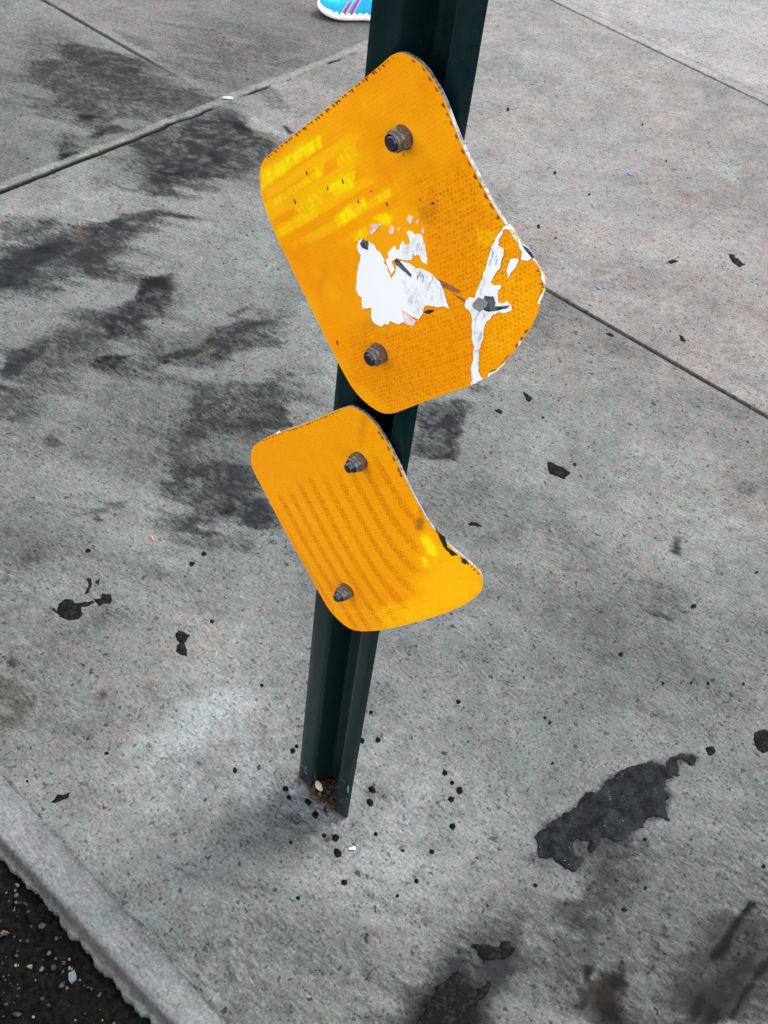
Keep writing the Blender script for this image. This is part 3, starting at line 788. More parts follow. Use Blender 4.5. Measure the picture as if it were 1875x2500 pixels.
# ------------------------------------------------------------------ road
rx = np.array([-60, -20, -6, -2, -1.2] + steps(-.8, .5, .0045) + [.8, 2, 6, 20, 60])
ry = np.array([-60, -20, -6, -2, -1.2] + steps(-.85, -.325, .0045))
RX, RY = np.meshgrid(rx, ry)
rz = -.030 + (fbm(RX, RY, 120, 3, 3) - .5) * .012 + (fbm(RX, RY, 30, 3, 4) - .5) * .010
rz = np.minimum(rz, -.0225)
nx, ny = len(rx), len(ry)
F = [(j * nx + i, j * nx + i + 1, (j + 1) * nx + i + 1, (j + 1) * nx + i) for j in range(ny - 1) for i in range(nx - 1)]
road = mk('road', np.stack([RX.ravel(), RY.ravel(), rz.ravel()], 1), F, M_ASPH)
tag(road, kind='structure')


def pebble(bm, p, r, flat=.6, jit=.3, sub=1):
    g = bmesh.ops.create_icosphere(bm, subdivisions=sub, radius=1.0)
    rot = Matrix.Rotation(random.uniform(0, 6.28), 3, 'Z')
    sx, sy = random.uniform(.6, 1.25), random.uniform(.6, 1.1)
    for v in g['verts']:
        k = 1 + random.uniform(-jit, jit)
        c = rot @ Vector((v.co.x * sx * k, v.co.y * sy * k, v.co.z * flat * k))
        v.co = Vector(p) + c * r


def bm_obj(name, bm, mats, parent=None, smooth=False, mi=None):
    me = bpy.data.meshes.new(name)
    bm.to_mesh(me); bm.free()
    for m in (mats if isinstance(mats, (list, tuple)) else [mats]): me.materials.append(m)
    me.polygons.foreach_set('use_smooth', np.full(len(me.polygons), smooth))
    o = bpy.data.objects.new(name, me)
    COL.objects.link(o)
    if parent: o.parent = parent
    return o


def mat_gravel():
    t = NT('gravel_chips'); o = t.obj()
    cv = t.voro(o, 45, 'F1', 1.0, 'Color')
    s = t.n('ShaderNodeSeparateColor'); t.l(cv, s.inputs[0])
    c = t.mix(t.rng(s.outputs[0], 0.5, 1.0), (0.006, 0.007, 0.007), (0.10, 0.125, 0.125))
    c = t.mix(t.rng(s.outputs[1], 0.82, 0.9), c, (0.16, 0.10, 0.03))
    return t.out(c, 0.6, 0.4)


bm = bmesh.new()
for k in range(800):
    x = random.uniform(-.42, .16); y = random.uniform(-.66, -.352)
    big = random.random() < .10
    r = random.uniform(.003, .0055) if big else random.uniform(.0010, .0026)
    pebble(bm, (x, y, -.0285), r, .8)
for q, r in (((178, 2384), .0075), ((155, 2350), .0045), ((130, 2360), .006), ((310, 2440), .006), ((42, 2160), .0032), ((40, 2475), .005), ((150, 2405), .004), ((170, 2362), .003)):
    g = on_ground(q, -.026); pebble(bm, (g[0], g[1], -.0275), r, .7)
grav = bm_obj('gravel', bm, mat_gravel())
tag(grav, kind='stuff', label='loose pale stone chips in the black road surface', cat='gravel')


# ------------------------------------------------------------------ flat blobs on the ground
def cdt_fill(poly, step, jitter=.25):
    P = [Vector(p) for p in poly]
    n = len(P)
    xs_ = [p[0] for p in poly]; ys_ = [p[1] for p in poly]
    gx = np.arange(min(xs_), max(xs_) + step, step); gy = np.arange(min(ys_), max(ys_) + step, step)
    A, B = np.meshgrid(gx, gy); A = A.ravel(); B = B.ravel()
    rr_ = np.random.RandomState(3)
    A = A + rr_.uniform(-jitter, jitter, A.shape) * step; B = B + rr_.uniform(-jitter, jitter, B.shape) * step
    d = sdist(A, B, poly)
    k = d > step * .45
    P += [Vector((a, b)) for a, b in zip(A[k], B[k])]
    vs, es, fs, *_ = delaunay_2d_cdt(P, [], [list(range(n))], 1, 1e-7)
    vs = np.array([(v.x, v.y) for v in vs])
    out = []
    for f in fs:
        a, b, c = vs[f[0]], vs[f[1]], vs[f[2]]
        if (b[0] - a[0]) * (c[1] - a[1]) - (b[1] - a[1]) * (c[0] - a[0]) < 0: f = f[::-1]
        out.append(list(f))
    return vs, out


def rough_poly(poly, seg, amp, seed=0):
    """subdivide an outline and give it a ragged edge"""
    poly = np.array(poly, float); out = []
    n = len(poly)
    for i in range(n):
        a, b = poly[i], poly[(i + 1) % n]
        m = max(1, int(np.hypot(*(b - a)) / seg))
        for k in range(m): out.append(a + (b - a) * k / m)
    out = np.array(out)
    dx = (vnoise(out[:, 0] / seg / 2 + seed, out[:, 1] / seg / 2, 5) - .5) * 2 * amp
    dy = (vnoise(out[:, 0] / seg / 2, out[:, 1] / seg / 2 + seed, 6) - .5) * 2 * amp
    return out + np.stack([dx, dy], 1)


def smooth_closed(P, n=2):
    P = np.array(P, float)
    for _ in range(n):
        Q = np.empty((len(P) * 2, 2))
        Q[0::2] = .75 * P + .25 * np.roll(P, -1, 0); Q[1::2] = .25 * P + .75 * np.roll(P, -1, 0)
        P = Q
    return P


def blob(name, pts, hgt, mat, label=None, cat=None, group=None, seg=.004, amp=.0012, world=False, edge=.006):
    poly = np.array(pts) if world else np.array([on_ground(p)[:2] for p in pts])
    area = 0.5 * np.sum(poly[:, 0] * np.roll(poly[:, 1], -1) - np.roll(poly[:, 0], -1) * poly[:, 1])
    if area < 0: poly = poly[::-1]
    if seg > .0018: poly = rough_poly(poly, seg * 2.2, amp * 1.8, 2)
    poly = rough_poly(poly, seg * .8, amp, len(name))
    vs, fs = cdt_fill(poly, seg * 1.1)
    cx, cy = vs.mean(0)
    d = np.maximum(sdist(vs[:, 0], vs[:, 1], poly), 0)
    h = hgt * np.sqrt(np.clip(d / edge, 0, 1)) * (0.6 + .8 * fbm(vs[:, 0], vs[:, 1], 90, 3, 14)) + .0007
    # skirt down into the slab
    V = [(x - cx, y - cy, z) for (x, y), z in zip(vs, h)]
    cnt = {}
    for f in fs:
        for i in range(len(f)):
            e_ = (f[i], f[(i + 1) % len(f)]); cnt[e_] = 1
    F = [tuple(f) for f in fs]; low = {}
    for a, b in list(cnt):
        if (b, a) not in cnt:
            for q in (a, b):
                if q not in low:
                    low[q] = len(V); V.append((V[q][0], V[q][1], -.0022))
            F.append((b, a, low[a], low[b]))
    o = mk(name, V, F, mat)
    o.location = (cx, cy, 0)
    if label: tag(o, label, cat, group)
    return o


def disc(q, rpx, el=1.0, ang=0.0, n=16, seed=0):
    rr_ = np.random.RandomState(int(q[0] * 7 + q[1] * 13) % 9999)
    out = []
    for i in range(n):
        a = 2 * math.pi * i / n
        r = rpx * rr_.uniform(.82, 1.12)
        x, y = r * math.cos(a), r * el * math.sin(a)
        out.append((q[0] + x * math.cos(ang) - y * math.sin(ang), q[1] + x * math.sin(ang) + y * math.cos(ang)))
    return [tuple(v) for v in smooth_closed(out, 1)]


TARP = [(80, 930), (100, 880), (160, 850), (220, 800), (300, 750), (380, 690), (440, 640), (520, 560), (540, 530), (600, 520), (640, 525), (700, 450), (780, 390), (840, 330), (940, 290), (1040, 260), (1180, 235), (1270, 275), (1310, 300), (1285, 230), (1340, 190), (1395, 185), (1410, 150), (1450, 150), (1500, 165), (1560, 165), (1590, 210), (1570, 255), (1530, 265), (1490, 230), (1440, 205), (1400, 225), (1400, 290), (1420, 340), (1440, 355), (1390, 350), (1330, 365), (1300, 400), (1290, 450), (1290, 500), (1330, 530), (1330, 570), (1300, 620), (1300, 680), (1330, 760), (1310, 785), (1240, 750), (1170, 745), (1110, 770), (1090, 850), (1020, 880), (950, 890), (940, 930), (910, 965), (850, 960), (800, 975), (740, 940), (690, 950), (660, 980), (655, 1030), (620, 1075), (570, 1070), (550, 1040), (575, 970), (500, 965), (430, 985), (415, 1030), (440, 1080), (450, 1110), (510, 1120), (525, 1150), (490, 1210), (470, 1250), (430, 1275), (340, 1240), (290, 1190), (240, 1160), (220, 1130), (170, 1135), (110, 1110), (85, 1060), (95, 1010)]
blob('tar_patch', zp(TARP, 1290, 1800, 3.858), .0006, M_TAR, 'large crusty grey black tar patch with a curled tail on the concrete', 'tar patch', seg=.0024, amp=.0016, edge=.008)
blob('tar_patch', Z9([(1035, 885), (1070, 860), (1130, 870), (1180, 850), (1250, 875), (1330, 885), (1345, 830), (1390, 820), (1430, 825), (1440, 870), (1490, 885), (1465, 940), (1420, 980), (1370, 1010), (1300, 1000), (1250, 1020), (1190, 1010), (1180, 1050), (1165, 1000), (1110, 970), (1090, 920)]), .0012, M_GUM,
     'flat matt black tar splash with a raised right end, below the large tar patch', 'tar patch', seg=.003, amp=.0008)
blob('tar_patch', Z9([(420, 1900), (480, 1700), (500, 1600), (560, 1540), (570, 1440), (650, 1350), (690, 1340), (670, 1280), (740, 1250), (810, 1210), (830, 1150), (880, 1120), (940, 1150), (910, 1240), (960, 1290), (980, 1340), (930, 1400), (1000, 1370), (1060, 1390), (1100, 1370), (1090, 1310), (1180, 1260), (1190, 1210), (1220, 1220), (1210, 1310), (1150, 1410), (1110, 1430), (1095, 1500), (1050, 1530), (1000, 1620), (1010, 1700), (960, 1900)]), .0006, M_GUM,
     'ragged black tar stain with two prongs cut off by the lower picture edge', 'tar patch', seg=.003, amp=.0012)

BLOBS = [
    (RL([(290, 445), (310, 435), (330, 455), (340, 410), (375, 388), (420, 390), (440, 415), (540, 400), (545, 412), (475, 432), (475, 470), (450, 505), (400, 512), (350, 490), (330, 465)]), 'broad black gum blot with a thin arm, left of the post'),
    (RL([(545, 395), (580, 385), (600, 355), (640, 358), (655, 385), (640, 415), (600, 410), (570, 425)]), 'rounded black gum blot at the end of the thin arm'),
    (RL([(500, 268), (525, 264), (530, 300), (512, 345), (488, 357), (505, 322), (508, 300)]), 'curved black gum drip above the broad blot'),
    (RL([(553, 288), (575, 257), (574, 300)]), 'tiny black gum flick beside the curved drip'),
    (RL([(1015, 585), (1040, 568), (1097, 600), (1070, 642), (1087, 680), (1080, 712), (1040, 706), (1020, 690), (1030, 652), (1045, 635), (1020, 607)]), 'hourglass shaped black gum left of the lower plate'),
    (RL([(300, 1560), (340, 1512), (365, 1522), (405, 1508), (402, 1530), (365, 1546), (330, 1562)]), 'flat brownish gum smear near the kerb'),
    (RM([(335, 308), (370, 320), (400, 340), (440, 350), (472, 382), (440, 418), (400, 402), (345, 385), (335, 345)]), 'jagged black gum splat right of the lower plate'),
    (R6([(1455, 1328), (1482, 1330), (1485, 1350), (1500, 1350), (1540, 1385), (1510, 1397), (1470, 1372), (1460, 1350)]), 'hooked dark gum splat right of the upper plate'),
    (R6([(1135, 1367), (1165, 1354), (1192, 1365), (1150, 1378)]), 'flat dark gum sliver left of the hooked splat'),
    (R6([(1192, 1752), (1215, 1760), (1232, 1778), (1225, 1787), (1205, 1780)]), 'small dark gum fleck just above the long joint'),
    (R6([(382, 2045), (405, 2060), (424, 2085), (415, 2102), (395, 2090)]), 'dark gum fleck below the long joint, beside the upper plate'),
    (R6([(808, 1742), (830, 1738), (860, 1760), (835, 1757)]), 'thin dark gum fleck close under the long joint'),
    (R2([(1435, 965), (1455, 952), (1490, 960), (1525, 988), (1490, 982), (1440, 975)]), 'winged black gum fleck beside the lower plate'),
    (R2([(1600, 255), (1630, 250), (1655, 270), (1640, 285), (1610, 270)]), 'oval dark gum fleck right of the dark smear by the post'),
    (disc((1866, 1808), 27, 1.1), 'round black gum blot at the right picture edge'),
    (disc((1735, 1833), 11, 1.0), 'round black gum dot above the tail of the tar patch'),
    (disc((1692, 1481), 7, .9), 'lone round black gum dot on clean concrete to the right'),
    (R8([(890, 1105), (905, 1102), (925, 1118), (915, 1130), (895, 1122)]), 'small dark oval gum spot below the tar patch'),
]
for pts, lab in BLOBS:
    blob('gum_spot', pts, .0006, M_GUM, lab + ' on the pavement', 'gum', 'single gum spots on the pavement', seg=.0019, amp=.0010, edge=.004)

DOTS = [(180, 368, 20), (207, 338, 13), (647, 300, 20), (755, 295, 19), (1205, 518, 20), (1255, 583, 14), (1305, 637, 24), (1248, 695, 22), (1117, 1048, 17), (470, 957, 25), (527, 1257, 22), (1015, 1248, 17), (740, 930, 14), (392, 938, 14), (167, 988, 12), (922, 1042, 11), (130, 625, 20), (152, 683, 19), (282, 710, 25), (330, 797, 22), (405, 765, 17), (1297, 38, 15), (708, 108, 14), (215, 1362, 14), (885, 1347, 12), (1258, 880, 22), (715, 628, 28), (700, 717, 28), (482, 1058, 32)]
for x, y, r in DOTS:
    q = zp([(x, y)], 650, 1700, 2.765)[0]
    el = .8 if r > 25 else .95
    blob('gum_spot', disc(q, r / 2.765, el, 0.9), .0028, M_GUM, 'small round raised black gum dot near the foot of the green post', 'gum', 'gum dots round the foot of the post', seg=.0014, amp=.0004, edge=.004)
SCAT = [(617, 1277, 13, RL), (1360, 1378, 16, RL), (1110, 183, 18, RL), (1180, 123, 16, RL), (510, 107, 16, RL), (1228, 515, 13, RL), (1515, 885, 10, RL), (157, 1440, 8, RL), (778, 1467, 14, RM), (1198, 1640, 9, RM), (1300, 1643, 10, RM), (1510, 1648, 11, RM), (1030, 1643, 9, RM), (320, 1850, 9, RM), (350, 1880, 12, RM), (1590, 978, 12, RM), (307, 47, 10, RM), (500, 330, 10, RM), (460, 1185, 12, R6), (545, 903, 9, R6), (725, 1017, 8, R6), (1003, 650, 7, R6), (1127, 842, 6, R6), (300, 572, 10, R6), (1016, 750, 10, R8), (443, 988, 14, R8), (1017, 1003, 10, R8), (533, 350, 10, R8), (40, 28, 12, R8), (1635, 890, 12, R8)]
for x, y, r, fn in SCAT:
    q = fn([(x, y)])[0]
    s = {RL: 2.37, RM: 2.458, R6: 2.1406, R8: 2.1406}[fn]
    blob('gum_spot', disc(q, r / s, random.uniform(.6, 1), random.uniform(0, 3)), .0005, M_GUM, 'small flat dark gum speck scattered on the open pavement away from the post', 'gum', 'gum specks scattered over the pavement', seg=.0016, amp=.0007, edge=.003)


# ------------------------------------------------------------------ litter
def slab_bit(name, q, ln, wd, ht, ang, mat, label, cat, z=.001):
    g = on_ground(q)
    bm = bmesh.new()
    bmesh.ops.create_cube(bm, size=1)
    for v in bm.verts: v.co = Vector((v.co.x * ln, v.co.y * wd * (1 if v.co.x > 0 else .8), v.co.z * ht))
    bmesh.ops.bevel(bm, geom=bm.edges[:], offset=min(ln, wd, ht) * .3, segments=2, affect='EDGES')
    o = bm_obj(name, bm, mat, smooth=True)
    o.location = (g[0], g[1], z + ht / 2); o.rotation_euler = (0.03, .06, ang)
    tag(o, label, cat)


slab_bit('paper_scrap', (860, 2073), .0085, .0036, .002, .95, M_PAPER, 'tiny white paper scrap on the concrete below the post foot', 'litter')
slab_bit('cigarette_stub', (556, 243), .027, .007, .006, .92, M_STUB, 'white cigarette stub lying across the cracked joint', 'litter')
slab_bit('blue_scrap', (1537, 426), .013, .008, .0012, .3, M_BLUEBIT, 'small blue scrap on open pavement right of the upper plate', 'litter')
slab_bit('blue_scrap', (1460, 704), .012, .004, .001, 0.05, M_BLUEBIT, 'thin blue scrap lying just above the long joint', 'litter')
slab_bit('orange_scrap', (373, 1316), .009, .0025, .001, -.3, M_ORANGEBIT, 'thin orange scrap on the pavement left of the lower plate', 'litter')

# ------------------------------------------------------------------ sign post
root = empty('sign_post')
tag(root, 'dark green channel post carrying two bent amber reflective diamond plates', 'sign post')
cl = [(-.0466, .0012), (-.0415, .0), (-.0215, .0), (-.0120, .031), (.0120, .031), (.0215, .0), (.0380, .0), (.0432, .0040)]


def round_line(pts, r, k=5):
    out = [np.array(pts[0])]
    for i in range(1, len(pts) - 1):
        a, b, c = (np.array(pts[j], float) for j in (i - 1, i, i + 1))
        u = (a - b) / np.linalg.norm(a - b); v = (c - b) / np.linalg.norm(c - b)
        rr_ = min(r, np.linalg.norm(a - b) * .45, np.linalg.norm(c - b) * .45)
        p0, p1 = b + u * rr_, b + v * rr_
        for j in range(k + 1):
            t = j / k
            out.append((1 - t) ** 2 * p0 + 2 * t * (1 - t) * b + t * t * p1)
    out.append(np.array(pts[-1]))
    return np.array(out)


pl = round_line(cl, .0042)
tn = np.gradient(pl, axis=0); tn /= np.linalg.norm(tn, axis=1)[:, None]
nrm = np.stack([-tn[:, 1], tn[:, 0]], 1)        # towards +y for a line running +x
TH = .0032
sec = np.vstack([pl, (pl + nrm * TH)[::-1]])
hs_ = [-.05, 0.0, .004, .01, .02, .035, .06] + steps(.1, 2.6, .1)
V = []; F = []
ns = len(sec)
for i, z in enumerate(hs_):
    for (x, y) in sec:
        V.append((x, y, z))
for i in range(len(hs_) - 1):
    for j in range(ns):
        a = i * ns + j; b = i * ns + (j + 1) % ns
        F.append((a, b, b + ns, a + ns))
F.append(tuple(reversed(range(ns)))); F.append(tuple((len(hs_) - 1) * ns + j for j in range(ns)))
chan = mk('channel_post', V, F, M_POST, root, smooth=True)
md = chan.modifiers.new('edge', 'EDGE_SPLIT'); md.split_angle = math.radians(50)

# scrapes on the flanges near the ground
M_SCR = mat_flat('scraped_primer', (.16, .19, .185), .7, .2, 0, .35, 600)


def scrape(x0, z0, x1, z1, wd):
    bm = bmesh.new()
    d = Vector((x1 - x0, 0, z1 - z0)).normalized(); p = Vector((-d.z, 0, d.x)) * wd / 2
    a, b = Vector((x0, -.0006, z0)), Vector((x1, -.0006, z1))
    m = (a + b) / 2 + p * .6
    vs = [bm.verts.new(v) for v in (a - p * .4, (a + b) / 2 - p * 1.1, b - p * .3, b + p * .5, m, a + p * .4)]
    bm.faces.new(vs)
    bmesh.ops.recalc_face_normals(bm, faces=bm.faces)
    bm_obj('paint_scrape', bm, M_SCR, root)


def pz(x, y, s=8.295, ox=700, oy=1800):
    g = on_plane((ox + x / s, oy + y / s), -.0006); return g[0], g[2]


for a, b, wdt in (((225, 345), (320, 500), .0008), ((215, 480), (420, 670), .0014), ((350, 650), (410, 760), .003), ((390, 570), (400, 640), .0014), ((1075, 800), (1190, 920), .0012), ((1050, 1270), (1130, 1330), .0014), ((1100, 1250), (1220, 1330), .0008), ((1250, 980), (1245, 1120), .004), ((1205, 1235), (1225, 1250), .0025)):
    scrape(*pz(*a), *pz(*b), wdt)

Y0 = -.0110


def disp_upper(X, Z):
    # folded back beyond a crease running down the right side
    a = CRA; b = CRB
    nx_, nz_ = (b[1] - a[1]), -(b[0] - a[0])
    L_ = math.hypot(nx_, nz_)
    s = ((X - a[0]) * nx_ + (Z - a[1]) * nz_) / L_
    s = -s if FLIP else s
    f = .60 * .5 * (s + np.sqrt(s * s + .016 ** 2))
    return f + .0012 * np.sin(X * 31 + 1) * np.cos(Z * 27) + 1.1 * np.maximum(0, -X - .075) ** 2


CRA = on_plane((1235, 560), Y0)[[0, 2]]; CRB = on_plane((1158, 940), Y0)[[0, 2]]
FLIP = False
_t = on_plane((1300, 700), Y0)
_s = (_t[0] - CRA[0]) * (CRB[1] - CRA[1]) - (_t[2] - CRA[1]) * (CRB[0] - CRA[0])
FLIP = _s < 0


def disp_lower(X, Z):
    s = X - .055
    f = .75 * .5 * (s + np.sqrt(s * s + .024 ** 2))
    return f + .0012 * np.sin(X * 28 + 2) * np.cos(Z * 30)


def solve(q, disp, lift=0.0):
    """where the sight line through a photograph pixel meets the bent plate"""
    y = Y0
    for _ in range(120):
        p = on_plane(q, y - lift)
        y = .5 * y + .5 * (Y0 + float(disp(p[0], p[2])))
    p = on_plane(q, y - lift)
    return p[0], p[2]


def plate(name, px, disp, thick, cls, label):
    out = smooth_closed([solve(q, disp) for q in px], 1)
    ar = 0.5 * np.sum(out[:, 0] * np.roll(out[:, 1], -1) - np.roll(out[:, 0], -1) * out[:, 1])
    if ar < 0: out = out[::-1]
    vs, fs = cdt_fill(out, .0017, .12)
    X, Z = vs[:, 0], vs[:, 1]
    D = disp(X, Z)
    e_ = 1e-4
    dx = (disp(X + e_, Z) - disp(X - e_, Z)) / 2 / e_; dz = (disp(X, Z + e_) - disp(X, Z - e_)) / 2 / e_
    N = np.stack([-dx, np.ones_like(dx), -dz], 1); N /= np.linalg.norm(N, axis=1)[:, None]   # points back
    fr = np.stack([X, Y0 + D, Z], 1); bk = fr + N * thick; lipf = fr + N * .0004
    nv = len(fr)
    V = np.vstack([fr, bk]); F = []; MI = []
    cnt = set()
    for f in fs:
        F.append(tuple(f)); MI.append(0)                                   # counter-clockwise in x,z seen from -y
        F.append(tuple(i + nv for i in reversed(f))); MI.append(1)
        for i in range(3): cnt.add((f[i], f[(i + 1) % 3]))
    for a, b in list(cnt):
        if (b, a) not in cnt:
            F.append((b, a, a + nv, b + nv)); MI.append(1)
    o = mk(name, V, F, [M_SHEET, M_ALU], root, True, MI)
    md = o.modifiers.new('edge', 'EDGE_SPLIT'); md.split_angle = math.radians(45)
    if label: o['label'] = label
    # sheeting coordinates along the two sides of the diamond
    sx = X + np.maximum(D, 0) * .33; p = (sx + Z) / math.sqrt(2); q = (sx - Z) / math.sqrt(2)
    col, amp = cls(X, Z, p, q, out)
    vcol(o.data, 'paint', np.vstack([col, col]))
    vflt(o.data, 'cell', np.concatenate([amp, amp]))
    pq = np.stack([p, q, 0 * p], 1)
    vvec(o.data, 'pq', np.vstack([pq, pq]))
    return o, out


AMB = np.array([.94, .362, .0020])


def near_(X, Z, pts, disp, soft):
    poly = np.array([solve(q, disp) for q in pts])
    return sstep(-soft, soft, sdist(X, Z, poly) + (fbm(X, Z, 120, 3, 8) - .5) * soft * 1.5)


A1 = lambda p: zp(p, 600, 0, 2.212)


def paint_upper(X, Z, p, q, out):
    n1 = fbm(X, Z, 22, 4, 61); n2 = fbm(p, q * .3, 140, 3, 62); n3 = fbm(X, Z, 90, 3, 63); n4 = fbm(p * .35, q, 110, 3, 64)
    col = AMB[None, :] * (1 + (n1[:, None] - .5) * np.array([[.05, .50, .2]]))
    # woven sheeting bands catching more light, parallel to the upper left side
    def add(pts, k, c, soft=.0022):
        nonlocal col
        m = near_(X, Z, A1(pts), disp_upper, soft) * k
        m = np.clip(m * (0.70 + .6 * n2), 0, 1)
        col = col * (1 - m[:, None]) + np.array(c)[None, :] * m[:, None]
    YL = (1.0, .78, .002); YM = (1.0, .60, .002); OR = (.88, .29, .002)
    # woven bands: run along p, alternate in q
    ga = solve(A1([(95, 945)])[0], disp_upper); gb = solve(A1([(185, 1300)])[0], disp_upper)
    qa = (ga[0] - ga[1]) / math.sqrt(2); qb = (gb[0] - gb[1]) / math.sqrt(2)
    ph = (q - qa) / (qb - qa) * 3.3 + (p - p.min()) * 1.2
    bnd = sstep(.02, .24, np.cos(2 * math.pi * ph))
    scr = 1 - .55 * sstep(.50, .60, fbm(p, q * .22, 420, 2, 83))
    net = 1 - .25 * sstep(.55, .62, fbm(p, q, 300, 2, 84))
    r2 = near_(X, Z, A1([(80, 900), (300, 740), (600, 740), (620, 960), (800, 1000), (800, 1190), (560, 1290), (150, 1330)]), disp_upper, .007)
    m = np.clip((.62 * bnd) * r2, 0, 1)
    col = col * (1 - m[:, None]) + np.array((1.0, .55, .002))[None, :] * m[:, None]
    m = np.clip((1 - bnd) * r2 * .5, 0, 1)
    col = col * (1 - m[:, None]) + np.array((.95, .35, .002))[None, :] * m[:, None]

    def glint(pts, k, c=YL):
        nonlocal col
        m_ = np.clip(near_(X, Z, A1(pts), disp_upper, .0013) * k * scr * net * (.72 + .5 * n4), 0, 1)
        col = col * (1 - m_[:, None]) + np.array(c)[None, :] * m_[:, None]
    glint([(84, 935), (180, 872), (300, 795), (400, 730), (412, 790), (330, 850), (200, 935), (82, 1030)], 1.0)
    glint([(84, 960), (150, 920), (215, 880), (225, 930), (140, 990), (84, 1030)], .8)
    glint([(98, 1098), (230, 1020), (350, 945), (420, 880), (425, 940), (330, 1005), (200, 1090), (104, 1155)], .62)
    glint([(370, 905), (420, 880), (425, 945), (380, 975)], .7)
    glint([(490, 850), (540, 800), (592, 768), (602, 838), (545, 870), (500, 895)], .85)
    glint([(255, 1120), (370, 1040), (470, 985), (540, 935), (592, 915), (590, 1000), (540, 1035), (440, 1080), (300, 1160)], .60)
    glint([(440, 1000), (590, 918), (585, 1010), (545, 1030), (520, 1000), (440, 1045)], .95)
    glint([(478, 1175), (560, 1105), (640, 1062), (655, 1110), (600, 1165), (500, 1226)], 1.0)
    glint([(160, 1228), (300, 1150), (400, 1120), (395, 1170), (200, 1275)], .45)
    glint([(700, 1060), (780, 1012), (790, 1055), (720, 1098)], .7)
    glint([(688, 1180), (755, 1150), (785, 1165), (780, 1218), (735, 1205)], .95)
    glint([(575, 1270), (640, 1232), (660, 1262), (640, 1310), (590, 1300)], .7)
    for k_ in range(4):
        add([(620 + 60 * k_, 560 + 130 * k_), (900 + 30 * k_, 420 + 120 * k_), (910 + 30 * k_, 470 + 120 * k_), (640 + 60 * k_, 620 + 130 * k_)], .22, YM, .008)
    # darker brownish cast towards the lower right and old grime
    add([(960, 900), (1180, 850), (1400, 1200), (1230, 1600), (1000, 1450), (900, 1100)], .55, OR, .014)
    add([(600, 1700), (1000, 1750), (1200, 1700), (1200, 2080), (800, 2200), (560, 2050)], .55, OR, .014)
    add([(930, 1120), (1030, 1110), (1010, 1200), (930, 1190)], .5, (.42, .17, .01), .004)
    add([(600, 1750), (680, 1700), (720, 1760), (640, 1800)], .45, (.5, .2, .01), .005)
    add([(640, 640), (800, 560), (930, 420), (980, 520), (800, 700), (680, 760)], .30, (.86, .27, .002), .014)
    add([(380, 1560), (430, 1440), (440, 1470), (400, 1620)], .3, (.55, .22, .01), .003)
    add([(1300, 1400), (1640, 1500), (1480, 1860), (1300, 2000), (1270, 1750)], .5, (1.0, .46, .002), .010)
    add([(1240, 1230), (1380, 1240), (1330, 1330), (1250, 1320)], .7, (1.0, .52, .002), .004)
    amp = .06 + .62 * near_(X, Z, A1([(920, 950), (1180, 900), (1420, 1210), (1640, 1520), (1460, 1880), (1240, 2080), (800, 2230), (560, 2050), (560, 1800), (800, 1750), (1000, 1500)]), disp_upper, .012) * (.4 + 1.0 * n1)
    return np.clip(col, 0, 1), np.clip(amp, 0, 1)


def paint_lower(X, Z, p, q, out):
    n1 = fbm(X, Z, 24, 4, 71); n2 = fbm(p, q * .3, 120, 3, 72)
    col = AMB[None, :] * (1 + (n1[:, None] - .5) * np.array([[.02, .20, .2]]))
    P0 = np.array([solve(k, disp_lower) for k in ((640, 1180), (800, 1490), (1000, 1240))])
    pp = (P0[:, 0] + P0[:, 1]) / math.sqrt(2)
    # dark bands parallel to the lower left side
    a = solve((665, 1235), disp_lower); b = solve((1015, 1230), disp_lower)
    # axis across the bands
    per = ((b[0] + b[1]) - (a[0] + a[1])) / math.sqrt(2) / 9.6
    ph = (p + .002 * np.sin((q - q.min()) * 16)) / per
    band = sstep(.15, .45, np.cos(2 * math.pi * ph))
    reg = near_(X, Z, R2([(230, 820), (400, 720), (640, 640), (900, 560), (1090, 780), (1150, 1000), (1150, 1250), (1080, 1420), (960, 1640), (700, 1650), (420, 1250)]), disp_lower, .010)
    m = np.clip(band * reg * (.55 + .7 * n2), 0, 1) * .36
    DK = np.array([.72, .185, .0014])
    col = col * (1 - m[:, None]) + DK[None, :] * m[:, None]

    def add(pts, k, c, soft=.003):
        nonlocal col
        mm = near_(X, Z, R2(pts), disp_lower, soft) * k
        col = col * (1 - mm[:, None]) + np.array(c)[None, :] * mm[:, None]
    add([(1160, 1000), (1560, 1250), (1540, 1420), (1250, 1550), (850, 1660), (900, 1540), (1120, 1430), (1150, 1200)], .85, (1.0, .50, .002), .014)  # glow of the curled corner and its highlights put into the colour
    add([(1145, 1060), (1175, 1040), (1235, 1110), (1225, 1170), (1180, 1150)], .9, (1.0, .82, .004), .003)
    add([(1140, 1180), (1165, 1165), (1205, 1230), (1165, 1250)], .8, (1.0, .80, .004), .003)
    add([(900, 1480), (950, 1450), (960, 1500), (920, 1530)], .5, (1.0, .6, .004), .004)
    add([(1110, 1010), (1130, 900), (1145, 860), (1160, 950), (1150, 1000)], .75, (.28, .11, .01), .003)
    add([(770, 270), (820, 290), (790, 400), (770, 480), (760, 380)], .45, (.55, .19, .005), .005)
    add([(600, 1500), (850, 1510), (1150, 1430), (1500, 1280), (1500, 1290), (1150, 1442), (850, 1522), (600, 1512)], .45, (1.0, .52, .01), .0015)
    add([(280, 830), (330, 850), (400, 900), (330, 860)], .5, (1.0, .6, .03), .001)
    amp = np.clip(.24 + 1.5 * m + .3 * (n1 - .5), 0, 1) * (1 - .75 * near_(X, Z, R2([(1180, 1000), (1560, 1250), (1540, 1420), (1250, 1560), (1100, 1620), (1120, 1430), (1150, 1200)]), disp_lower, .008))
    return np.clip(col, 0, 1), np.clip(amp, 0, 1)


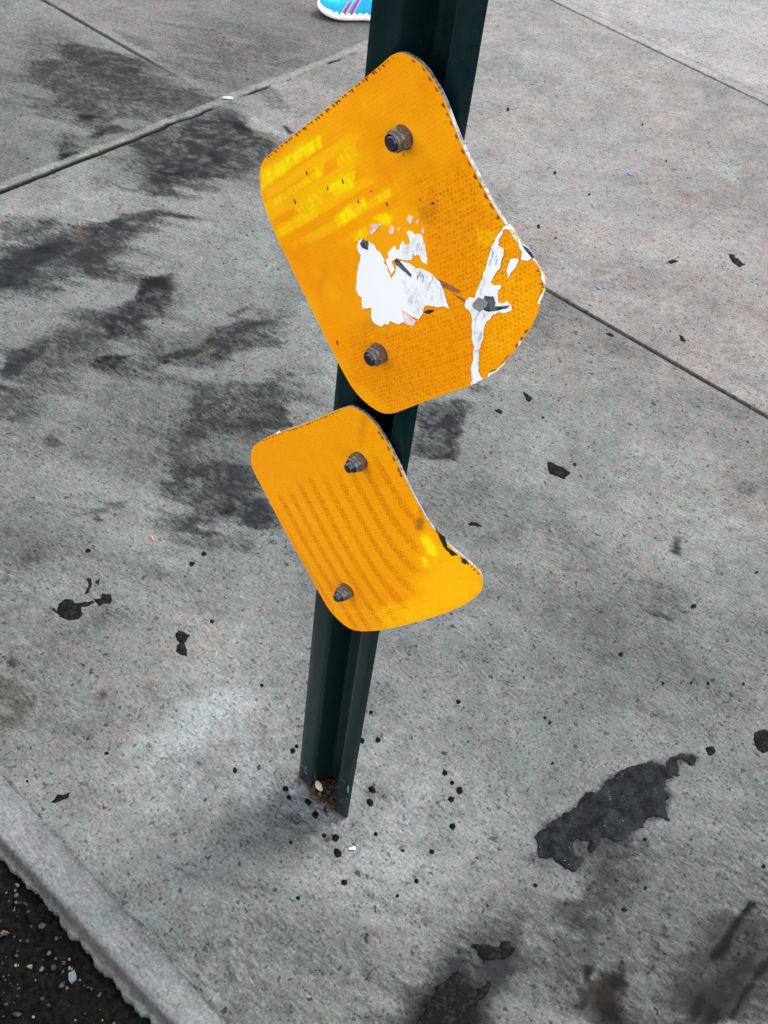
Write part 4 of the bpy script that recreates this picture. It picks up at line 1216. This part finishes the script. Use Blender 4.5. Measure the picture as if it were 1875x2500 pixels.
UP_PX = [(998, 133), (1034, 158), (1070, 212), (1088, 250), (1102, 289), (1129, 357), (1161, 420), (1197, 488), (1231, 542), (1262, 590), (1300, 634), (1325, 667), (1331, 690), (1328, 716), (1305, 787), (1269, 841), (1224, 895), (1190, 922), (1152, 940), (1109, 955), (1031, 982), (972, 1006), (948, 1011), (925, 1006), (893, 984), (862, 951), (835, 904), (817, 868), (781, 796), (736, 705), (690, 610), (663, 551), (643, 497), (636, 461), (633, 429), (637, 402), (648, 384), (690, 350), (736, 314), (781, 278), (826, 242), (871, 206), (916, 170), (944, 145), (955, 135), (975, 127)]
LO_PX = [(612, 1104), (613, 1135), (623, 1159), (651, 1210), (682, 1272), (717, 1335), (748, 1390), (780, 1449), (803, 1488), (823, 1511), (846, 1531), (870, 1541), (917, 1540), (960, 1533), (1019, 1518), (1070, 1503), (1129, 1480), (1164, 1456), (1178, 1437), (1180, 1415), (1174, 1399), (1158, 1382), (1122, 1354), (1082, 1318), (1047, 1275), (1020, 1228), (992, 1173), (969, 1122), (941, 1071), (918, 1036), (893, 1011), (868, 996), (854, 991), (831, 998), (792, 1014), (737, 1037), (682, 1055), (643, 1072), (619, 1088)]
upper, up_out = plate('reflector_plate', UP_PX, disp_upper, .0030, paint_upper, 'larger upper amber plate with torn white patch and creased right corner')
lower, lo_out = plate('reflector_plate', LO_PX, disp_lower, .0026, paint_lower, 'lower amber plate with dark diagonal bands, curling back at the right')


def decal(name, px, disp, mat, parent, lift=.0005, step=.003, ragged=.0, scuff=None, label=None, seg=.0022, grow=0.0):
    poly = np.array([solve(q, disp, 0) for q in px])
    ar = 0.5 * np.sum(poly[:, 0] * np.roll(poly[:, 1], -1) - np.roll(poly[:, 0], -1) * poly[:, 1])
    if ar < 0: poly = poly[::-1]
    if ragged: poly = rough_poly(poly, .0013, ragged * 1.3, 3)
    if grow:
        tg = np.roll(poly, -1, 0) - np.roll(poly, 1, 0); tg /= np.linalg.norm(tg, axis=1)[:, None] + 1e-9
        poly = poly + np.stack([tg[:, 1], -tg[:, 0]], 1) * grow
    vs, fs = cdt_fill(poly, step, .1)
    X, Z = vs[:, 0], vs[:, 1]
    D = disp(X, Z)
    nv = len(X)
    if name == 'torn_patch' and not grow:
        decal('torn_edge', px, disp, M_TORN, parent, lift * .55, step, ragged, None, None, seg, .0005)
    V = [(x, Y0 + d - lift, z) for x, d, z in zip(X, D, Z)]
    F = [tuple(f) for f in fs]
    cnt = set()
    for f in fs:
        for i in range(3): cnt.add((f[i], f[(i + 1) % 3]))
    low = {}
    for a, b in list(cnt):
        if (b, a) not in cnt:
            for q in (a, b):
                if q not in low:
                    low[q] = len(V); V.append((V[q][0], V[q][1] + lift * .8, V[q][2]))
            F.append((b, a, low[a], low[b]))
    o = mk(name, V, F, mat, parent, False)
    if scuff is not None:
        s = np.zeros(len(V)); VA = np.array(V)
        for pts, k in scuff:
            pg = np.array([solve(q, disp, 0) for q in pts])
            s = np.maximum(s, k * sstep(-.003, .003, sdist(VA[:, 0], VA[:, 2], pg)))
        vflt(o.data, 'scuff', s)
    if label: o['label'] = label
    return o


W1 = lambda p: zp(p, 840, 520, 5.53)
W2 = lambda p: zp(p, 1100, 520, 5.027)
decal('torn_patch', W1([(175, 455), (200, 380), (250, 345), (330, 385), (420, 440), (430, 480), (500, 550), (550, 650), (550, 690), (585, 715), (590, 770), (630, 850), (640, 885), (680, 840), (705, 745), (720, 700), (680, 650), (700, 610), (760, 650), (820, 660), (900, 690), (960, 740), (1040, 745), (1130, 790), (1200, 840), (1290, 920), (1330, 1000), (1370, 1120), (1420, 1290), (1340, 1255), (1270, 1270), (1200, 1250), (1110, 1250), (1075, 1300), (1070, 1360), (1010, 1435), (940, 1400), (840, 1345), (780, 1310), (820, 1470), (740, 1500), (690, 1480), (620, 1460), (600, 1505), (550, 1490), (520, 1530), (440, 1500), (390, 1460), (370, 1390), (375, 1280), (310, 1285), (250, 1295), (245, 1140), (195, 1105), (165, 1020), (175, 940), (180, 810), (205, 680), (235, 570), (190, 510)]),
      disp_upper, M_WHITE, upper, .0005, .0025, .0004, [(W1([(850, 700), (1350, 900), (1350, 1020), (1000, 950), (880, 850)]), 1.0), (W1([(880, 1150), (1060, 1200), (1080, 1300), (980, 1400), (900, 1280)]), .9), (W1([(210, 350), (360, 390), (330, 500), (240, 480)]), 1.0), (W1([(780, 900), (1350, 1000), (1380, 1250), (850, 1200)]), .35)], 'big white patch where the amber sheeting is torn away')
decal('glue_residue', W1([(570, 630), (610, 590), (590, 550), (640, 490), (680, 440), (715, 500), (750, 490), (760, 420), (800, 380), (825, 435), (900, 410), (845, 250), (880, 230), (930, 260), (950, 300), (1000, 280), (1060, 310), (1090, 430), (1120, 560), (1125, 690), (1060, 670), (1020, 570), (980, 560), (900, 640), (800, 640), (720, 610), (640, 640), (682, 765), (640, 830), (590, 720)]),
      disp_upper, M_WHITE, upper, .0004, .0025, .0004, [(W1([(800, 430), (1100, 280), (1130, 600), (800, 640)]), .75)])
for pts in ([(850, 90), (870, 20), (940, 60), (920, 110), (895, 160)], [(345, 270), (370, 210), (360, 160), (430, 150), (515, 145), (440, 215), (390, 290)], [(600, 240), (640, 170), (680, 200), (670, 270), (620, 280)], [(782, 1320), (880, 1380), (970, 1460), (940, 1530), (830, 1490)], [(725, 205), (745, 190), (765, 210), (745, 235)], [(970, 110), (1000, 85), (1025, 110), (990, 140)], [(1045, 215), (1070, 200), (1080, 270), (1060, 285)]):
    decal('glue_residue', W1(pts), disp_upper, M_PINK, upper, .0004, .002, .0003)
decal('scuff_mark', W1([(685, 655), (710, 610), (750, 640), (800, 690), (920, 830), (905, 860), (840, 800), (720, 700)]), disp_upper, M_DARKM, upper, .0009, .0025, .0002)
decal('scuff_mark', W1([(230, 400), (260, 350), (330, 380), (345, 420), (320, 490), (250, 450)]), disp_upper, M_DARKM, upper, .0009, .0025, .0006)
decal('scuff_mark', W1([(1280, 890), (1420, 960), (1560, 1040), (1590, 1080), (1480, 1060), (1330, 990)]), disp_upper, M_SMEAR, upper, .0004, .0025, .0002)
decal('scuff_mark', W1([(1450, 1070), (1600, 1150), (1660, 1200), (1640, 1210), (1560, 1150)]), disp_upper, M_SMEAR, upper, .0004, .0025, .0002)
decal('scuff_mark', W1([(1080, 1330), (1140, 1315), (1215, 1310), (1220, 1330), (1150, 1360), (1090, 1345)]), disp_upper, M_BLACK, upper, .0004, .002, .0004)
for x, y, r in ((1370, 1435, 28), (370, 1235, 16), (620, 1430, 14), (1180, 1380, 14)):
    decal('scuff_mark', zp(disc((x, y), r, .7, .6, 9), 850, 280, 6.636), disp_upper, M_BLACK, upper, .0004, .0016, .0003)
for x, y, ln in ((520, 970, 22), (260, 1075, 26), (325, 925, 18), (440, 1010, 16), (605, 1080, 14), (760, 1095, 18), (850, 830, 12), (490, 1840, 24)):
    decal('scuff_mark', A1([(x, y), (x + 5, y - 2), (x + ln * .45, y + ln), (x + ln * .45 - 5, y + ln)]), disp_upper, M_BLACK, upper, .0004, .0016, .0002)
decal('torn_patch', W2([(690, 145), (640, 180), (600, 240), (560, 310), (510, 410), (480, 500), (450, 640), (400, 780), (350, 900), (310, 1000), (300, 1040), (240, 1035), (200, 1070), (175, 1130), (190, 1175), (240, 1190), (270, 1280), (260, 1380), (275, 1450), (265, 1540), (290, 1640), (280, 1720), (290, 1800), (250, 1900), (265, 1960), (265, 2050), (245, 2080), (262, 2105), (330, 2075), (400, 2035), (370, 2010), (345, 1930), (350, 1720), (380, 1600), (405, 1540), (410, 1400), (440, 1350), (480, 1300), (530, 1240), (600, 1210), (660, 1230), (755, 1190), (750, 1140), (720, 1110), (690, 1075), (650, 1100), (590, 1095), (570, 990), (620, 910), (610, 880), (520, 880), (495, 850), (540, 760), (600, 680), (640, 560), (655, 490), (655, 440), (590, 400), (600, 330), (640, 250), (650, 205), (700, 190), (760, 210), (800, 250), (830, 300), (840, 400), (880, 470), (870, 570), (950, 580), (1010, 545), (945, 455), (885, 380), (820, 270), (770, 180), (730, 130)]),
      disp_upper, M_WHITE, upper, .0006, .0022, .0004, [(W2([(480, 420), (620, 420), (600, 620), (470, 640)]), .9), (W2([(260, 1180), (480, 1180), (420, 1320), (280, 1320)]), 1.0), (W2([(270, 1380), (420, 1380), (380, 1800), (260, 2100)]), .75), (W2([(380, 700), (440, 700), (400, 1000), (360, 1000)]), .8)], 'long white tear along the crease of the bent corner')
decal('torn_patch', W2([(740, 560), (840, 556), (830, 610), (790, 680), (740, 740), (705, 790), (698, 700), (715, 630)]), disp_upper, M_WHITE, upper, .0006, .002, .0003, [])
for pts in ([(1035, 560), (1060, 590), (1110, 690), (1140, 740), (1165, 800), (1172, 870), (1150, 860), (1110, 790), (1120, 720), (1085, 650)], [(1150, 930), (1160, 940), (1120, 1040), (1095, 1120), (1072, 1100), (1095, 1020)], [(850, 1570), (880, 1562), (860, 1610), (838, 1625)], [(450, 2010), (470, 1965), (560, 1930), (660, 1830), (665, 1850), (570, 1940)]):
    decal('torn_patch', W2(pts), disp_upper, M_WHITE, upper, .0006, .002, .0003, [])
decal('dent', W2([(430, 1010), (530, 1020), (562, 1100), (545, 1140), (640, 1140), (740, 1128), (700, 1165), (560, 1195), (480, 1208), (420, 1190), (400, 1100)]), disp_upper, M_DARKM, upper, .0010, .0022, .0002)
decal('dent', W2([(278, 1110), (350, 1030), (430, 1058), (468, 1095), (455, 1140), (372, 1205), (290, 1155)]), disp_upper, M_GREY, upper, .0013, .0025, .0001, label='grey punched dent in the crease')
decal('bent_edge', W2([(880, 370), (960, 420), (1040, 530), (1010, 548), (945, 470)]), disp_upper, M_DARKM, upper, .0009, .002, .0002)


def teeth(edge, disp, parent, n, depth, seed, inward):
    """saw-tooth chips where the sheeting has broken away along the rim"""
    rr_ = np.random.RandomState(seed)
    V = []; F = []
    E_ = np.array(edge, float)
    seg = np.hypot(*(np.diff(E_, axis=0)).T); cum = np.concatenate([[0], np.cumsum(seg)])
    for k in range(n):
        s = cum[-1] * (k + rr_.uniform(.2, .8)) / n
        wd = cum[-1] / n * rr_.uniform(.35, .75)
        dp = depth * rr_.uniform(.4, 1.15)

        def at(u): return np.array([np.interp(u, cum, E_[:, 0]), np.interp(u, cum, E_[:, 1])])
        a, b, c = at(s - wd / 2), at(s + wd / 2), at(s + rr_.uniform(-.2, .3) * wd)
        c2 = c + np.array(inward) * dp; c1 = c + np.array(inward) * dp * .8 + (b - a) * .3
        i0 = len(V)
        for q in (a, b, c1, c2):
            x, z = solve(tuple(q), disp)
            V.append((x, Y0 + float(disp(x, z)) - .0005, z))
        F.append((i0, i0 + 1, i0 + 2, i0 + 3))
    o = mk('chipped_edge', V, F, M_CHIP, parent, False)
    bm_ = bmesh.new(); bm_.from_mesh(o.data)
    bm_.normal_update()
    for f in bm_.faces:
        if f.normal.y > 0: f.normal_flip()
    bm_.to_mesh(o.data); bm_.free()


teeth([(652, 384), (690, 352), (736, 316), (781, 280), (826, 244), (871, 208), (916, 172), (946, 148), (962, 137)], disp_upper, upper, 38, 9, 1, (.60, .80))
teeth([(1000, 138), (1034, 164), (1070, 220), (1102, 296), (1129, 363), (1161, 426), (1197, 494), (1228, 545)], disp_upper, upper, 15, 6, 2, (-.85, .5))
teeth([(1312, 655), (1324, 672), (1328, 700), (1322, 730)], disp_upper, upper, 7, 9, 3, (-.9, .3))
teeth([(1300, 790), (1269, 838), (1224, 890), (1195, 915)], disp_upper, upper, 6, 5, 4, (-.8, -.55))
teeth([(640, 1075), (682, 1058), (737, 1040), (792, 1017), (831, 1001)], disp_lower, lower, 26, 4, 5, (.4, .9))
teeth([(918, 1040), (941, 1076), (966, 1124), (988, 1174)], disp_lower, lower, 6, 5, 6, (-.85, .5))
teeth([(1125, 1358), (1158, 1386), (1172, 1402)], disp_lower, lower, 6, 6, 7, (-.6, .75))
for pts in ([(1225, 985), (1245, 1005), (1290, 1050), (1310, 1110), (1370, 1160), (1340, 1165), (1290, 1120), (1265, 1060)], [(1395, 1180), (1420, 1185), (1440, 1210), (1420, 1220), (1400, 1205)]):
    decal('chipped_edge', R2(pts), disp_lower, M_BLACK, lower, .0005, .002, .0006)
decal('torn_patch', R2([(240, 398), (262, 388), (272, 396), (252, 406)]), disp_lower, M_WHITE, lower, .0005, .002, .0002, [])


# nuts and bolt ends
def nut_at(q, disp, parent, tip, ang, wash=False):
    x, z = solve(q, disp)
    y = Y0 + float(disp(x, z))
    bm = bmesh.new()
    R_ = .0079 / math.cos(math.pi / 6)

    def ring(r, d, n=24, hexa=False):
        out_ = []
        for i in range(n):
            a = 2 * math.pi * i / n + ang
            rr_ = r
            if hexa: rr_ = r * math.cos(math.pi / 6) / math.cos(((a - ang + math.pi / 6) % (math.pi / 3)) - math.pi / 6)
            out_.append(bm.verts.new((rr_ * math.cos(a), -d, rr_ * math.sin(a))))
        return out_
    rs_ = [ring(.0088, 0, 48), ring(.0088, .0006, 48), ring(.0080, .0008, 48), ring(R_, .0010, 48, True), ring(R_, .0074, 48, True), ring(.0078, .0084, 48), ring(.0072, .0087, 48), ring(.0071, .0112, 48), ring(.0065, .0124, 48), ring(.0059, .0126, 48), ring(.0056, .0118, 48)]
    for a, b in zip(rs_, rs_[1:]):
        for i in range(48): bm.faces.new((a[i], a[(i + 1) % 48], b[(i + 1) % 48], b[i]))
    bmesh.ops.recalc_face_normals(bm, faces=bm.faces)
    o = bm_obj('lock_nut', bm, M_STEEL, parent, True)
    o.location = (x, y, z)
    md_ = o.modifiers.new('edge', 'EDGE_SPLIT'); md_.split_angle = math.radians(25)
    bm = bmesh.new()
    r1 = [ring(.0058, .0106), ring(.0048, .0114)]
    d = .0116
    while d < .0116 + tip:
        r1 += [ring(.0049, d), ring(.0043, d + .0006)]; d += .0012
    r1 += [ring(.0046, d + .0002), ring(.0040, d + .0009)]
    for a, b in zip(r1, r1[1:]):
        for i in range(24): bm.faces.new((a[i], a[(i + 1) % 24], b[(i + 1) % 24], b[i]))
    bm.faces.new(r1[-1])
    bmesh.ops.recalc_face_normals(bm, faces=bm.faces)
    o = bm_obj('bolt_end', bm, M_BOLT, parent, True)
    o.location = (x, y, z)
    md_ = o.modifiers.new('edge', 'EDGE_SPLIT'); md_.split_angle = math.radians(40)


nut_at((985, 335), disp_upper, upper, .0008, .25)
nut_at((927, 861), disp_upper, upper, .0012, .6)
nut_at((880, 1123), disp_lower, lower, .0048, .1)
nut_at((848, 1440), disp_lower, lower, .0040, .5)

# ------------------------------------------------------------------ rubbish caught in the post's foot
bm = bmesh.new()
for k in range(190):
    x = random.uniform(-.019, .019); y = random.uniform(-.008, .027)
    if abs(x) > .021 - max(0, y) * .30: continue
    pebble(bm, (x, y, random.uniform(.0, .010)), random.uniform(.0009, .0028) if k % 6 else random.uniform(.003, .0065), .55, .55)
dirt = bm_obj('dirt_clump', bm, M_DIRT)
tag(dirt, 'brown crumbled dirt packed in the hollow foot of the post', 'dirt')
bm = bmesh.new()
for k in range(260):
    a = random.uniform(0, 6.28); rr_ = abs(random.gauss(0, .055)) + .012
    x, y = -.005 + rr_ * math.cos(a), -.03 + rr_ * math.sin(a) * .8
    if -.004 < y < .034 and abs(x) < .05: continue
    pebble(bm, (x, y, .0008), random.uniform(.0006, .0015), .7, .45)
grit = bm_obj('grit', bm, mat_flat('pale_and_dark_grit', (.085, .085, .08), .9, .1, 0, .9, 190))
tag(grit, 'fine grey mortar crumbs strewn round the post foot', 'grit', kind='stuff')
V = []; F = []
for i in range(7):
    for j in range(3):
        u = i / 6; wv = (j - 1) * .0042 * math.sin(math.pi * (.1 + .8 * u))
        V.append(((u - .5) * .016, wv, .002 * math.sin(math.pi * u) + .0012 * abs(j - 1)))
for i in range(6):
    for j in range(2): F.append((i * 3 + j, (i + 1) * 3 + j, (i + 1) * 3 + j + 1, i * 3 + j + 1))
leaf = mk('dry_leaf', V, F, M_LEAF)
g = on_ground((779, 1918), .016)
leaf.location = (g[0], g[1], .016); leaf.rotation_euler = (.5, .3, -.25)
sol = leaf.modifiers.new('thick', 'SOLIDIFY'); sol.thickness = .0006
tag(leaf, 'small pale dry leaf curled in the hollow post foot', 'leaf')

# ------------------------------------------------------------------ shoe
shoe = empty('running_shoe')
tag(shoe, 'blue running shoe with scalloped white sole behind the post', 'shoe')
L_ = .262


def halfw(u):          # u 0 heel .. 1 toe ; (outer, inner)
    w_ = np.interp(u, [0, .04, .12, .3, .5, .68, .82, .92, .97, 1.0], [.010, .024, .033, .034, .036, .046, .046, .036, .024, .006])
    return w_


us = np.concatenate([np.linspace(0, .1, 6), np.linspace(.13, .9, 24), np.linspace(.92, 1, 8)])
cy_ = lambda u: -.004 * math.sin(u * 3.0)
outline = [(u * L_, cy_(u) - halfw(u)) for u in us] + [(u * L_, cy_(u) + halfw(u)) for u in us[::-1]]
O_ = smooth_closed(outline, 2)
seg_ = np.hypot(*(np.roll(O_, -1, 0) - O_).T); cum_ = np.concatenate([[0], np.cumsum(seg_)]); tot_ = cum_[-1]
N_ = 420
ut = np.arange(N_) / N_ * tot_
OX = np.interp(ut, cum_, np.append(O_[:, 0], O_[0, 0])); OY = np.interp(ut, cum_, np.append(O_[:, 1], O_[0, 1]))
tx = np.roll(OX, -1) - np.roll(OX, 1); ty = np.roll(OY, -1) - np.roll(OY, 1); ln_ = np.hypot(tx, ty)
nx_ = ty / ln_; ny_ = -tx / ln_
lob = np.abs(np.cos(np.pi * ut / .0175))                       # scallops round the side
tf = sstep(.80, .88, OX / L_)                                  # smooth rim at the toe
lob = lob * (1 - tf) + .85 * tf
spring = .012 * np.clip((OX / L_ - .72) / .28, 0, 1) ** 2
V = []; F = []
levels = [(.0045, -.001, 0, 1), (.006, .0010, .0, 1), (.011, .0030, .0025, 1), (.017, .0030, .0035, 1), (.021, .0018, .0030, 1.0), (.0235, -.0016, .002, 1.0), (.022, -.006, 0, 1)]
for z, o_, sc_, _ in levels:
    zt = z + spring + (np.where(z > .02, (lob - .7) * .008, 0))
    rr_ = o_ + sc_ * (lob - .6)
    for i in range(N_): V.append((OX[i] + nx_[i] * rr_[i], OY[i] + ny_[i] * rr_[i], zt[i]))
for k in range(len(levels) - 1):
    for i in range(N_):
        a = k * N_ + i; b = k * N_ + (i + 1) % N_
        F.append((a, b, b + N_, a + N_))
F.append(tuple(range((len(levels) - 1) * N_, len(levels) * N_)))
sole = mk('sole', V, F, M_SOLE, shoe)
V = []; F = []
for z, o_ in ((.0, -.004), (.002, -.0015), (.0062, -.0012)):
    for i in range(N_): V.append((OX[i] + nx_[i] * o_, OY[i] + ny_[i] * o_, z + spring[i]))
for k in range(2):
    for i in range(N_):
        a = k * N_ + i; b = k * N_ + (i + 1) % N_
        F.append((a, b, b + N_, a + N_))
F.append(tuple(reversed(range(N_))))
mk('outsole', V, F, M_TREAD, shoe)
# upper: arches across the foot
hu = lambda u: np.interp(u, [0, .05, .15, .3, .42, .55, .7, .85, .94, .98, 1.0], [.062, .080, .088, .080, .078, .072, .054, .040, .028, .016, .004])
uu = np.linspace(.012, .985, 44); na = 21
V = []; F = []
UPV = {}


def upper_pt(u, a, off=0.0):
    w_ = halfw(u) - .0022; h_ = hu(u)
    c_ = math.cos(a); s_ = math.sin(a)
    e_ = .62 if u > .45 else .8
    y = -w_ * (abs(c_) ** e_) * (1 if c_ > 0 else -1)
    z = .019 + .012 * max(0, (u - .72) / .28) ** 2 + h_ * (max(0, s_) ** .85)
    if u < .45: y *= 1 - .35 * max(0, s_) ** 2
    n = Vector((0, -c_, s_)).normalized() * off
    return Vector((u * L_, cy_(u) + y, z)) + n


for u in uu:
    for j in range(na): V.append(upper_pt(u, math.pi * j / (na - 1)))
for i in range(len(uu) - 1):
    for j in range(na - 1):
        um = (uu[i] + uu[i + 1]) / 2
        if .07 < um < .42 and abs(j + .5 - (na - 1) / 2) < 4: continue      # opening for the ankle
        a = i * na + j
        F.append((a, a + na, a + na + 1, a + 1))
F.append(tuple(range(na))); F.append(tuple((len(uu) - 1) * na + j for j in reversed(range(na))))
upr = mk('upper', V, F, M_SHOE, shoe)
bm = bmesh.new(); bm.from_mesh(upr.data); bmesh.ops.recalc_face_normals(bm, faces=bm.faces); bm.to_mesh(upr.data); bm.free()
sol = upr.modifiers.new('thick', 'SOLIDIFY'); sol.thickness = .003; sol.offset = -1
# lining seen through the opening
V = []; F = []
for u in (.05, .2, .44):
    for s_ in (-1, 1): V.append((u * L_, s_ * .024, .03))
F = [(0, 1, 3, 2), (2, 3, 5, 4)]
mk('insole', V, F, M_SOCK, shoe)


def stripe(name, u0, u1, wd, mat, sgn, a0=.03, a1=.62, off=.0012):
    V = []; F = []
    for i in range(13):
        t = i / 12; u = u0 + (u1 - u0) * t; a = a0 + (a1 - a0) * t
        if sgn < 0: a = math.pi - a
        for k in (-1, 0, 1): V.append(upper_pt(u + k * wd, a, off))
    for i in range(12):
        for k in range(2):
            b = i * 3 + k
            F.append((b, b + 3, b + 4, b + 1))
    o = mk(name, V, F, mat, shoe)
    s2 = o.modifiers.new('thick', 'SOLIDIFY'); s2.thickness = .0012; s2.offset = 0


for sg in (1, -1):
    stripe('side_stripe', .735, .655, .011, M_STRIPE, sg)
    stripe('stripe_trim', .760, .680, .007, M_LILAC, sg, off=.0015)
    stripe('stripe_trim', .700, .620, .010, M_LILAC, sg, off=.0015)
    stripe('side_stripe', .650, .570, .011, M_STRIPE, sg)
    stripe('stripe_trim', .620, .540, .007, M_LILAC, sg, off=.0015)
for k in range(5):
    u = .50 + .055 * k
    V = []; F = []
    for i in range(9):
        a = math.pi * (.34 + .32 * i / 8)
        for dd in (-.008, .008): V.append(upper_pt(u + dd, a, .003))
    for i in range(8): F.append((i * 2, i * 2 + 2, i * 2 + 3, i * 2 + 1))
    o = mk('lace', V, F, M_SOLE, shoe)
    s2 = o.modifiers.new('thick', 'SOLIDIFY'); s2.thickness = .003; s2.offset = 0
toe = on_ground((777, 23), .012)
hd = math.atan2(-.665, -.739) + .05                         # toe points to the left across the view
shoe.rotation_euler = (0, 0, hd)
shoe.location = (toe[0] - math.cos(hd) * L_, toe[1] - math.sin(hd) * L_, .0005)
